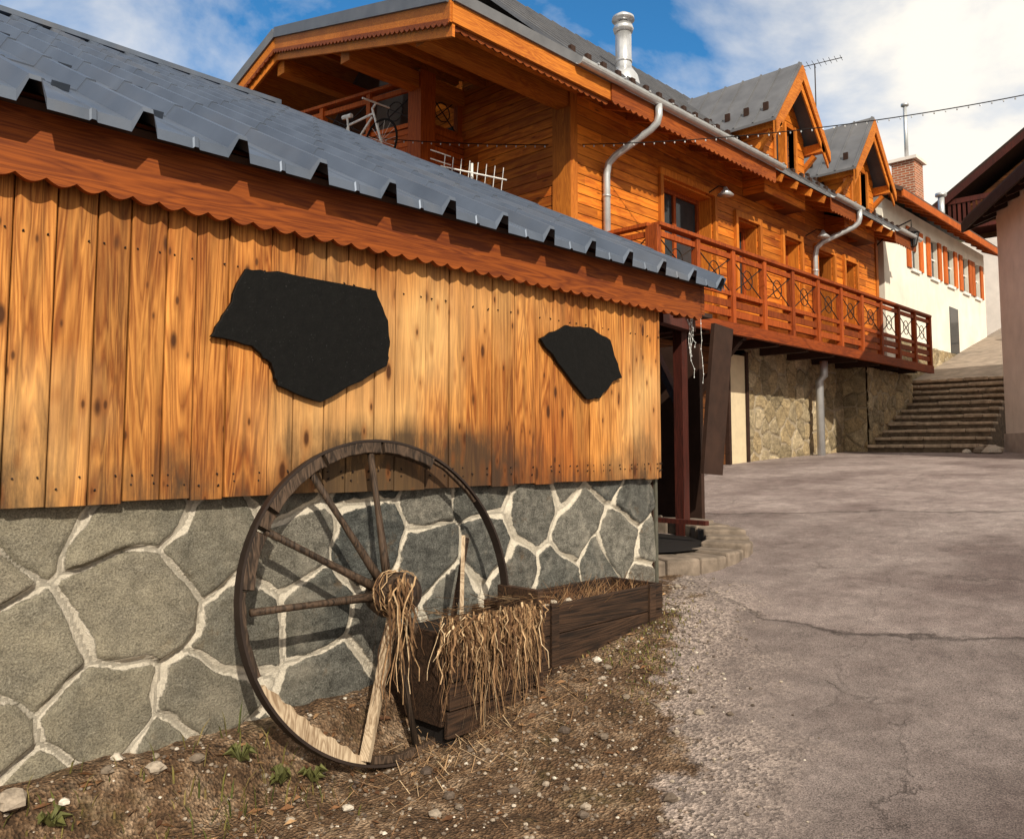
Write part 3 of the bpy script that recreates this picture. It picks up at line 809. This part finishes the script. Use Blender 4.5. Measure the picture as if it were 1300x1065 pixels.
def railing(p,q,zb,h,npan,name,pt=.10,mat=None):
    p=Vector((*p,zb));q=Vector((*q,zb));d=(q-p);L=d.length;d.normalize();Z=Vector((0,0,1))
    m=MB();mi=MB()
    for i in range(npan+1):
        c=p+d*(L*i/npan);m.box(c.x-pt/2,c.x+pt/2,c.y-pt/2,c.y+pt/2,zb-.12,zb+h+.05)
    m.beam(p+Z*(h+.07),q+Z*(h+.07),.15,.05)
    for zz,hh in((h-.06,.08),(.36,.07)): m.beam(p+Z*zz,q+Z*zz,.05,hh)
    for zz in(.04,.19): m.beam(p+Z*zz,q+Z*zz,.03,.11)
    for i in range(npan):
        a=p+d*(L*i/npan+.05);b=p+d*(L*(i+1)/npan-.05);lo=.39;hi=h-.10
        mi.beam(a+Z*lo,b+Z*hi,.014,.014);mi.beam(a+Z*hi,b+Z*lo,.014,.014)
        c=(a+b)/2+Z*(lo+hi)/2;rr=(hi-lo)*.30
        mi.tube([c+d*(rr*math.cos(t*math.tau/16))+Z*(rr*math.sin(t*math.tau/16)) for t in range(17)],.009,5,False)
    m.obj(name,mat or M_redz,ch);mi.obj(name+'_ironwork',M_iron,ch)
BX=-6.6;BZ=3.62
railing((BX,9.8),(BX,21.5),BZ,1.02,11,'side_balcony_rail')
railing((WX+.1,9.8),(BX-.1,9.8),BZ,1.02,1,'side_balcony_return')
railing((-10.0,8.26),(-13.2,7.6),6.35,1.02,3,'front_balcony_rail',.10,M_redF)
railing((-10.0,9.05),(-10.0,8.36),6.35,1.02,1,'front_balcony_return',.10,M_redF)
mb=MB();mb.prism([(-9.9,8.2,6.08),(-9.9,9.1,6.08),(-13.3,9.1,6.08),(-13.3,7.52,6.08)],(0,0,.14))
mb.box(BX-.03,BX+.06,9.72,21.58,3.32,3.50)
mb.box(WX,BX-.03,9.74,21.56,3.44,3.50)
mb.box(WX,BX+.06,9.68,9.72,3.32,3.50)
mb.obj('balcony_decks',M_red,ch)
mb=MB()
y=10.0
while y<21.5:mb.box(WX,BX-.04,y,y+.12,3.28,3.435);y+=1.17
for y in(10.05,12.4):mb.beam((BX-.15,y,3.3),(WX+.0,y,2.4),.12,.12,(0,1,0))
mb.obj('balcony_joists',M_darkw,ch)
mb=MB();mb.box(-10.16,-9.84,8.12,8.42,5.95,7.5)
for k in range(6):
    a=Vector((-10.2,8.2,6.3));b=Vector((-13.2,7.56,6.3));mb.beam(a+Vector((0,0,.10*k-.2)),b+Vector((0,0,.10*k-.2)),.025,.085)
    mb.beam((-9.9,8.42,6.1+.1*k),(-9.9,9.08,6.1+.1*k),.025,.085)
mb.obj('balcony_boarding',M_redF,ch)
mb=MB();mb.box(-12,-9.2,6.95,7.9,5.60,5.72);mb.box(-9.4,-9.25,7.3,7.45,2,5.6);mb.box(-11.9,-11.75,7.3,7.45,2,5.6);mb.obj('lower_deck',M_trim,ch)
def dormer(yc,hw=1.05,zb=EZ,ap=8.92,xf=-6.75):
    zb2=7.55
    mb=MB()
    for sgn in(-1,1):
        P=[(xf,yc,ap),(xf,yc+sgn*(hw+.12),zb2-.05),(xf,yc+sgn*(hw+.12),zb2+.0),(xf,yc,ap+.07)]
        mb.prism(P,(-3.2,0,0))
        for k in range(8):
            x=xf-.05-k*.4;mb.beam((x,yc,ap+.08),(x,yc+sgn*(hw+.12),zb2+.01),.03,.03)
    mb.obj('dormer_roof',M_roof2,ch)
    mb=MB()
    for sgn in(-1,1):
        for k in range(7):
            x=xf-.3-k*.4;t=.80;mb.box(x-.05,x+.05,yc+sgn*((hw+.12)*t)-.02,yc+sgn*((hw+.12)*t)+.02,ap+(zb2-ap)*t,ap+.07+(zb2-ap)*t+.09)
    mb.obj('dormer_snow_guards',M_darkw,ch)
    mb=MB()
    for sgn in(-1,1):
        for dx,w in((.0,.20),(-.05,.32)):
            P=[(xf+.03+dx,yc,ap-.0),(xf+.03+dx,yc+sgn*(hw+.12),zb2-.06),(xf+.03+dx,yc+sgn*(hw+.12),zb2-.06-w),(xf+.03+dx,yc,ap-w*1.5)]
            mb.prism(P,(-.03,0,0))
        mb.beam((xf-.02,yc+sgn*(hw-.12),zb2-.02),(WX-.8,yc+sgn*(hw-.12),zb2-.02),.14,.18)
        mb.beam((xf-.2,yc+sgn*(hw-.12),zb2-.15),(WX+.02,yc+sgn*(hw-.12),zb2-.75),.09,.10,(0,1,0))
    mb.beam((xf-.02,yc,ap-.22),(WX-.8,yc,ap-.22),.14,.2)
    mb.obj('dormer_frame',M_trim,ch)
    mb=MB()
    w=hw-.18;F=WX+.45
    for sgn in(-1,1):
        mb.prism([(F,yc+sgn*w,6.3),(F,yc+sgn*.42,6.3),(F,yc+sgn*.42,8.35),(F,yc+sgn*w,7.75)],(-.65,0,0))
    mb.prism([(F,yc-.42,7.85),(F,yc+.42,7.85),(F,yc+.42,8.35),(F,yc,8.8),(F,yc-.42,8.35)],(-.2,0,0))
    mb.prism([(F,yc-.42,6.3),(F,yc+.42,6.3),(F,yc+.42,6.7),(F,yc-.42,6.7)],(-.2,0,0))
    for sgn in(-1,1):mb.prism([(WX-.17,yc+sgn*w,6.3),(WX-.17,yc+sgn*w,7.75),(WX-1.6,yc+sgn*w,7.75)],(0,-sgn*.06,0))
    mb.obj('dormer_boards',M_board,ch)
    mb=MB();mb.box(F-.15,F-.12,yc-.42,yc+.42,6.7,7.85);mb.obj('dormer_glass',M_glass,ch)
    mb=MB()
    for a,b in((-.50,-.42),(.42,.50),(-.04,.04)):mb.box(F-.11,F+.04,yc+a,yc+b,6.6,7.9)
    mb.obj('dormer_sash',M_trimz,ch)
dormer(15.1);dormer(18.8)
stone_panel('basement_stone',(WX+.0,14.15,.6),(0,1,0),(0,0,1),7.0,2.95,.03,(.42,.30),.035,M_stone2,ch,(1,0,0),9,(.2,.5))
stone_panel('buttress_stone',(WX+.55,18.6,.6),(0,1,0),(0,0,1),2.9,2.7,.03,(.42,.30),.035,M_stone2,ch,(1,0,0),11,(.2,.5))
stone_panel('buttress_side',(WX+.0,18.6,.6),(1,0,0),(0,0,1),.55,2.7,.03,(.42,.30),.02,M_stone2,ch,(0,-1,0),12)
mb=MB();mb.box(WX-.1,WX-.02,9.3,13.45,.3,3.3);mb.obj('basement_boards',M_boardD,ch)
mb=MB();mb.box(WX-.02,WX+.03,13.5,14.1,1.1,3.22);mb.obj('basement_door',M_cream,ch)
mb=MB();mb.box(WX-.02,WX+.07,13.42,13.5,1.1,3.3);mb.box(WX-.02,WX+.07,14.1,14.18,1.1,3.3);mb.obj('door_posts',M_darkw,ch)
for y in(12.9,16.95):
    e=empty('wall_lamp');mb=MB();mb.tube([(WX,y,6.05),(WX+.25,y,6.15),(WX+.38,y,6.1)],.012,6);mb.obj('arm',M_iron,e)
    mb=MB();mb.tube([(WX+.38,y,6.1),(WX+.38,y,6.04),(WX+.38,y,5.95)],[.03,.06,.15],14);mb.obj('shade',M_zinc,e,True)
fl=empty('metal_chimney_flue');fx,fy=-8.3,11.4
mb=MB();mb.tube([(fx,fy,7.6),(fx,fy,8.85)],.14,20);mb.tube([(fx,fy,8.75),(fx,fy,8.82),(fx,fy,8.90)],[.16,.18,.15],20);mb.tube([(fx,fy,8.2),(fx,fy,8.25)],.15,20)
mb.obj('pipe',M_steel,fl,True)
mb=MB();mb.tube([(fx,fy,8.97),(fx,fy,9.03),(fx,fy,9.12)],[.20,.19,.05],20);mb.tube([(fx,fy,8.8),(fx,fy,9.0)],.08,12);mb.tube([(fx,fy,7.5),(fx,fy,7.95),(fx,fy,8.1)],[.35,.25,.15],20);mb.obj('cap',M_steel,fl,True)
def yagi(name,base,top,d,n,L,el):
    e=empty(name);mb=MB();mb.tube([base,top],.014,6);T=Vector(top);d=Vector(d).normalized();r=d.cross(Vector((0,0,1))).normalized()
    mb.tube([T-d*L*.4,T+d*L*.6],.01,6)
    for i in range(n):
        c=T+d*(L*(-.38+.96*i/(n-1)));mb.tube([c-r*el*(1.2-.5*i/n),c+r*el*(1.2-.5*i/n)],.006,5)
    mb.obj('mast_and_elements',M_iron,e)
yagi('tv_antenna',(-8.6,20.0,8.0),(-8.6,20.0,11.25),(1,.2,0),9,1.1,.22)
e=empty('tv_antenna');mb=MB()
c=Vector((-7.95,7.45,5.2));mb.tube([(-8.0,7.5,4.0),(-8.0,7.5,5.35)],.02,8)
d=Vector((.55,.35,-.18)).normalized();r=Vector((0.25,-.1,1)).normalized()
mb.tube([c-d*.45,c+d*.5],.010,6)
for i in range(8):
    q=c+d*(-.4+i*.12);mb.tube([q-r*.15,q+r*.15],.005,5)
for k in(-.18,-.06,.06,.18):mb.tube([c-d*.45+Vector((0,-.18,k)),c-d*.45+Vector((0,.18,k))],.008,5)
mb.obj('yagi',M_white,e)
bk=empty('bicycle');mb=MB();mt=MB()
bc=Vector((-10.30,7.25,5.36))
bx=Vector((1,.12,0)).normalized()
def B_(a,b):return bc+bx*a+Vector((0,0,b+.72))
for cx in(-.52,.52):
    mt.tube([B_(cx+.33*math.cos(t*math.tau/28),.0+.33*math.sin(t*math.tau/28)) for t in range(29)],.018,6,False)
    for t in range(14):mb.tube([B_(cx,0),B_(cx+.32*math.cos(t*math.tau/14),.32*math.sin(t*math.tau/14))],.003,4)
for a,b in(((-.52,0),(-.15,.0)),((-.52,0),(-.2,.42)),((-.15,0),(-.24,.55)),((-.15,0),(.32,.42)),((-.2,.42),(.34,.47)),((.52,0),(.32,.55)),((.32,.55),(.40,.62))):mb.tube([B_(*a),B_(*b)],.018,6)
mb.tube([B_(-.34,.57),B_(-.14,.56)],.035,6)
mb.tube([B_(.40,.62)+Vector((0,-.25,0)),B_(.40,.62)+Vector((0,.25,0))],.014,6)
mb.obj('frame',M_white,bk);mt.obj('tyres',M_dark,bk)

# ---------------------------------------------------------------- stairs & path
st=empty('stone_steps')
M_step=simple('step_stone_top',(.42,.32,.23),.9,0,.5,7,.9);M_ris=simple('riser',(.13,.095,.065),.9,0,.5,12,.9)
N=11
for i in range(N):
    y0=18.5+i*.42;z1=1.42+(i+1)*.168;xl=-7.04 if i<7 else -7.5;xr=-4.75-.04*i
    mb=MB();x=xl
    while x<xr-.05:
        w=min(random.uniform(.35,.8),xr-x);jj=random.uniform(-.03,.03)
        mb.box(x+.006,x+w-.006,y0+jj,y0+.48,z1-.075,z1+random.uniform(-.014,.014));x+=w
    mb.obj('tread',M_step,st,False,.02)
    mb=MB();mb.box(xl,xr,y0+.05,24,z1-.35,z1-.078);mb.obj('riser',M_ris,st)
rm=MB();rm.add([(-7.6,22.9,3.27),(-4.4,22.9,3.27),(-4.4,36,6.6),(-7.6,36,6.6)],[(0,1,2,3)]);rm.obj('path',simple('path_gravel',(.30,.24,.19),.9,0,.3,4,.8))
mb=MB()
for p in((-4.75,18.25,.16),(-4.5,18.15,.2),(-5.0,18.3,.10)):blob(mb,(p[0],p[1],H0(p[0],p[1])+p[2]*.3),p[2])
mb.obj('boulders',M_peb)

# ---------------------------------------------------------------- white house
wh=empty('white_house')
mb=MB()
X0=-7.55
yw0,yw1=21.35,30.4
wins=[(23.3,23.95),(24.9,25.55),(26.4,27.05),(27.9,28.55),(29.2,29.8)]
WB,WT=6.35,7.45
yc=yw0
for a,b in wins:
    mb.box(X0-.25,X0,yc,a,0,7.9);mb.box(X0-.25,X0,a,b,0,WB);mb.box(X0-.25,X0,a,b,WT,7.9);yc=b
mb.box(X0-.25,X0,yc,yw1,0,7.9)
mb.box(-14,X0-.25,yw0,yw0+.2,0,7.9);mb.prism([(X0,yw0,7.9),(-11,yw0,9.9),(-14,yw0,7.9)],(0,.2,0))
mb.box(-14,X0-.25,yw1-.2,yw1,0,7.9)
mb.obj('walls',M_plaster,wh)
mb=MB();mb.box(-13.9,X0-.3,yw0+.2,yw1-.2,0,7.8);mb.obj('interior',M_dark,wh)
mb=MB()
slope(mb,21.1,30.9,-6.95,7.85,-11,10.1,.10);slope(mb,21.1,30.9,-14.8,7.85,-11,10.1,.10)
mb.obj('roof',simple('brown_roof',(.10,.06,.045),.7,0,.3,5),wh)
mb=MB();mb.box(-6.98,-6.94,21.1,30.9,7.72,7.9)
for a,b in wins:
    w=.30
    mb.box(X0+.01,X0+.05,a-w,a-.02,WB,WT);mb.box(X0+.01,X0+.05,b+.02,b+w,WB,WT)
y=21.3
while y<30.8:mb.beam((-6.99,y,7.80),(X0,y,8.05),.08,.12);y+=.6
mb.obj('shutters_and_rafters',M_redF,wh)
mb=MB()
for a,b in wins:
    mb.box(X0-.12,X0-.10,a,b,WB,WT)
mb.box(X0-.0,X0+.02,26.5,27.3,3.9,5.7)
mb.obj('glass_and_door',M_glass,wh)
mb=MB()
for a,b in wins:
    m=(a+b)/2;mb.box(X0-.10,X0-.06,m-.03,m+.03,WB,WT);mb.box(X0-.10,X0-.06,a,b,6.9,6.94);mb.box(X0-.1,X0+.06,a-.02,b+.02,WB-.08,WB)
mb.obj('sashes',M_white,wh)
stone_panel('stone_plinth',(X0+.02,21.5,2.0),(0,1,0),(0,.22,1),8.6,2.3,.05,(.4,.28),.03,M_stone2,wh,(1,0,0),31)
def brick():
    t=NT('brick');b=t.n('TexBrick')
    cx=t.n('CombineXYZ');o=t.sep();t.set(cx.inputs[0],t.math('ADD',o[0],o[1]));t.set(cx.inputs[1],o[2]);t.set(b.inputs['Vector'],cx.outputs[0])
    b.inputs['Scale'].default_value=1;b.inputs['Brick Width'].default_value=.24;b.inputs['Row Height'].default_value=.08;b.inputs['Mortar Size'].default_value=.012
    b.inputs['Color1'].default_value=(.42,.12,.05,1);b.inputs['Color2'].default_value=(.24,.07,.035,1);b.inputs['Mortar'].default_value=(.45,.36,.27,1)
    return t.fin(b.outputs[0],.85)
mb=MB();mb.box(-9.35,-8.65,27.4,28.2,8.4,10.7);mb.obj('brick_chimney',brick(),wh)
mb=MB();mb.box(-9.45,-8.55,27.3,28.3,10.7,10.8);mb.obj('chimney_cap',M_plaster2,wh)
mb=MB();mb.tube([(-9.0,27.8,10.8),(-9.0,27.8,12.7)],.06,10);mb.tube([(-9.0,27.8,12.65),(-9.0,27.8,12.72)],.12,10);mb.tube([(-8.6,29.8,9.0),(-8.6,29.8,10.0)],.10,10);mb.tube([(-8.6,29.8,10.0),(-8.6,29.8,10.1)],.18,10);mb.obj('flue_pipes',M_zinc,wh,True)
sl=empty('wall_lantern');mb=MB()
lx,ly,lz=-6.75,21.0,6.75
mb.tube([(WX,ly,lz-.2),(WX+.4,ly,lz+.15),(lx,ly,lz+.3),(lx,ly,lz+.1)],.02,6)
mb.tube([(lx,ly,lz+.12),(lx,ly,lz+.05),(lx,ly,lz-.02)],[.03,.12,.20],6)
mb.tube([(lx,ly,lz-.36),(lx,ly,lz-.32)],.10,6)
for k in range(6):
    a=k*math.tau/6;mb.tube([(lx+.17*math.cos(a),ly+.17*math.sin(a),lz-.02),(lx+.1*math.cos(a),ly+.1*math.sin(a),lz-.34)],.014,4)
mb.obj('lantern',M_iron,sl)
mb=MB();mb.tube([(lx,ly,lz-.02),(lx,ly,lz-.32)],[.15,.09],6);mb.obj('glass',M_glass,sl)

# ---------------------------------------------------------------- right house
rh=empty('rendered_house')
p1=Vector((-4.50,19.2,0));d=Vector((.494,-.87,0)).normalized();p2=p1+d*4.6;nr=Vector((-.87,-.494,0)).normalized()
back=-nr*7
mb=MB();mb.prism([p1+Vector((0,0,.5)),p2+Vector((0,0,.5)),p2+back+Vector((0,0,.5)),p1+back+Vector((0,0,.5))],(0,0,6.0));mb.obj('walls',M_plaster2,rh)
mb=MB()
e1=p1-d*.5+nr*.5;e2=p2+d*.5+nr*.5;r1=p1-d*.5-nr*3.5;r2=p2+d*.5-nr*3.5;ez=Vector((0,0,6.35));rz=Vector((0,0,8.0))
mb.prism([e1+ez,e2+ez,r2+rz,r1+rz],(0,0,.08))
mb.prism([r1+rz,r2+rz,p2+d*.5+back-nr*.5+ez,p1-d*.5+back-nr*.5+ez],(0,0,.08))
mb.obj('roof',simple('dark_roof',(.05,.035,.03),.7),rh)
mb=MB()
mb.prism([e1+ez-Vector((0,0,.2)),e2+ez-Vector((0,0,.2)),e2+ez,e1+ez],nr*.04)
mb.prism([e1+ez-Vector((0,0,.2)),e1+ez,r1+rz,r1+rz-Vector((0,0,.25))],-d*.04)
k=0
while k<5:
    b=p1+d*k;mb.beam(b+nr*.45+Vector((0,0,6.22)),b-nr*.1+Vector((0,0,6.45)),.1,.14);k+=.7
mb.obj('eaves',M_darkw,rh)
mb=MB();q=p1+nr*.02;mb.prism([q+Vector((0,0,.5)),p2+nr*.02+Vector((0,0,.5)),p2+nr*.02+Vector((0,0,1.8)),q+Vector((0,0,1.8))],nr*.02);mb.obj('plinth',simple('grey_plinth',(.45,.38,.34),.9,0,.3,3),rh)
dc=empty('dark_timber_chalet')
ox,oy=-9.6,37.0
mb=MB()
mb.box(ox,ox+11,oy,oy+9,2,11.5);mb.prism([(ox,oy,11.5),(ox+11,oy,11.5),(ox+5.5,oy,15.4)],(0,9,0))
mb.obj('walls',M_boardD,dc)
mb=MB()
for s in(-1,1):
    mb.prism([(ox+5.5,oy-1.3,15.75),(ox+5.5+s*6.9,oy-1.3,10.95),(ox+5.5+s*6.9,oy-1.3,11.15),(ox+5.5,oy-1.3,15.95)],(0,11.5,0))
mb.obj('roof',M_darkw,dc)
mb=MB()
for s in(-1,1):mb.prism([(ox+5.5,oy-1.36,15.8),(ox+5.5+s*6.9,oy-1.36,11.0),(ox+5.5+s*6.9,oy-1.36,10.7),(ox+5.5,oy-1.36,15.5)],(0,.05,0))
mb.box(ox-.5,ox+11,oy-1.2,oy-1.1,11.3,11.5);mb.box(ox-.5,ox+11,oy-1.2,oy-1.1,10.4,10.55);
x=ox-.5
while x<ox+11:mb.box(x,x+.1,oy-1.17,oy-1.12,10.5,11.3);x+=.18
mb.box(ox-.5,ox+11,oy-1.2,oy,10.2,10.35)
mb.obj('balcony',M_maroon,dc)
mb=MB()
for x in(ox+1.2,ox+3.4,ox+6.5):mb.box(x,x+1.1,oy-.03,oy-.01,11.9 if x>ox+2 else 10.5,13.3 if x>ox+2 else 11.9);mb.box(x,x+1.1,oy-.03,oy-.01,8,9.4)
mb.obj('windows',M_cream,dc)
mb=MB();mb.box(ox-3,ox+13,oy-1.6,oy-1.3,3,9.6);mb.obj('terrace_wall',M_plaster2,dc)

mb=MB()
nx,nyh=70,50
for i in range(nx):
    for j in range(nyh):
        x=-160+i*4.6;y=46+j*4
        t=(y-46)/196
        z=3+10*sm((y-46)/12)+62*t*(1-.35*t)+4*mn.noise(Vector((x*.03,y*.03,1)))+1.2*mn.noise(Vector((x*.2,y*.2,2)))
        z+= max(0,-x-20)*.02
        mb.v.append((x,y,z))
for i in range(nx-1):
    for j in range(nyh-1):
        a=i*nyh+j;mb.f.append((a,a+nyh,a+nyh+1,a+1))
mb.obj('hillside',simple('hill_scrub',(.085,.075,.03),.95,0,.6,.25,1),None,True)

ls=empty('string_lights');mb=MB();ml=MB()
def cat(a,b,s):
    pts=[]
    for i in range(71):
        t=i/70;p=a.lerp(b,t);p.z-=s*4*t*(1-t);pts.append(p)
    return pts
pts=cat(Vector((-10.9,7.2,6.46)),Vector((-2.3,12.9,6.35)),.42)
mb.tube(pts,.008,5)
for p in pts:
    blob(ml,(p.x,p.y,p.z-.025),.012,1.4)
mb.obj('cable',M_dark,ls);ml.obj('bulbs',M_zinc,ls)
mb=MB();mb.tube([(-6.0,29,4.9),(-6.0,29,5.5),(-6.0,29,5.75)],[.22,.22,.1],12);mb.obj('red_hydrant',simple('red_paint',(.5,.02,.01),.5))

# ---------------------------------------------------------------- light, sky, camera
sd=Vector((.80,-.44,.62)).normalized()
L=bpy.data.lights.new('sun','SUN');L.energy=5.0;L.angle=R(.5);L.color=(1,.92,.76)
lo=bpy.data.objects.new('sun',L);sc.collection.objects.link(lo);lo.rotation_euler=sd.to_track_quat('Z','Y').to_euler()
w=bpy.data.worlds.new('World');sc.world=w;w.use_nodes=True;nt=w.node_tree;nd=nt.nodes;lk=nt.links
bg=nd['Background'];bg.inputs[1].default_value=.085
sky=nd.new('ShaderNodeTexSky');sky.sky_type='NISHITA';sky.sun_disc=False;sky.sun_elevation=math.asin(sd.z);sky.sun_rotation=math.atan2(sd.x,sd.y);sky.altitude=1500;sky.dust_density=.4;sky.ozone_density=2
tc=nd.new('ShaderNodeTexCoord');sp=nd.new('ShaderNodeSeparateXYZ');lk.new(tc.outputs['Generated'],sp.inputs[0])
mp=nd.new('ShaderNodeMapping');mp.inputs[3].default_value=(1,1,1.7);mp.inputs[1].default_value=(.3,.1,.2);lk.new(tc.outputs['Generated'],mp.inputs[0])
no=nd.new('ShaderNodeTexNoise');no.inputs['Scale'].default_value=3.0;no.inputs['Detail'].default_value=9;no.inputs['Roughness'].default_value=.55;no.inputs['Distortion'].default_value=.25;lk.new(mp.outputs[0],no.inputs['Vector'])
def wm(op,a,b):
    n=nd.new('ShaderNodeMath');n.operation=op
    for i,v in((0,a),(1,b)):
        if isinstance(v,(int,float)):n.inputs[i].default_value=v
        else:lk.new(v,n.inputs[i])
    return n.outputs[0]
cov=nd.new('ShaderNodeValToRGB');e=cov.color_ramp.elements
e[0].position=0;e[0].color=(.02,.02,.02,1);e[1].position=1;e[1].color=(.34,.34,.34,1)
for p,c in((.12,.0),(.22,.0),(.42,.0),(.54,.18),(.64,.32)):
    q=e.new(p);q.color=(c,c,c,1)
lk.new(wm('ADD',sp.outputs[0],.9),cov.inputs[0])
f=wm('ADD',no.outputs[0],cov.outputs[0])
rp=nd.new('ShaderNodeValToRGB');rp.color_ramp.elements[0].position=.50;rp.color_ramp.elements[0].color=(0,0,0,1);rp.color_ramp.elements[1].position=.76;rp.color_ramp.elements[1].color=(1,1,1,1);lk.new(f,rp.inputs[0])
tint=nd.new('ShaderNodeMixRGB');tint.blend_type='MULTIPLY';tint.inputs[0].default_value=1;tint.inputs[2].default_value=(.55,1.5,1.9,1);lk.new(sky.outputs[0],tint.inputs[1])
mx=nd.new('ShaderNodeMixRGB');lk.new(rp.outputs[0],mx.inputs[0]);lk.new(tint.outputs[0],mx.inputs[1]);mx.inputs[2].default_value=(12.8,12.1,10.9,1)
lk.new(mx.outputs[0],bg.inputs[0])
cam=bpy.data.cameras.new('camera');co=bpy.data.objects.new('camera',cam);sc.collection.objects.link(co);sc.camera=co
co.location=(0,0,1.5);co.rotation_euler=(R(90+4.46),0,R(44));cam.sensor_width=36;cam.lens=29.08;cam.shift_y=-.0346;cam.clip_end=2000;cam.clip_start=.05
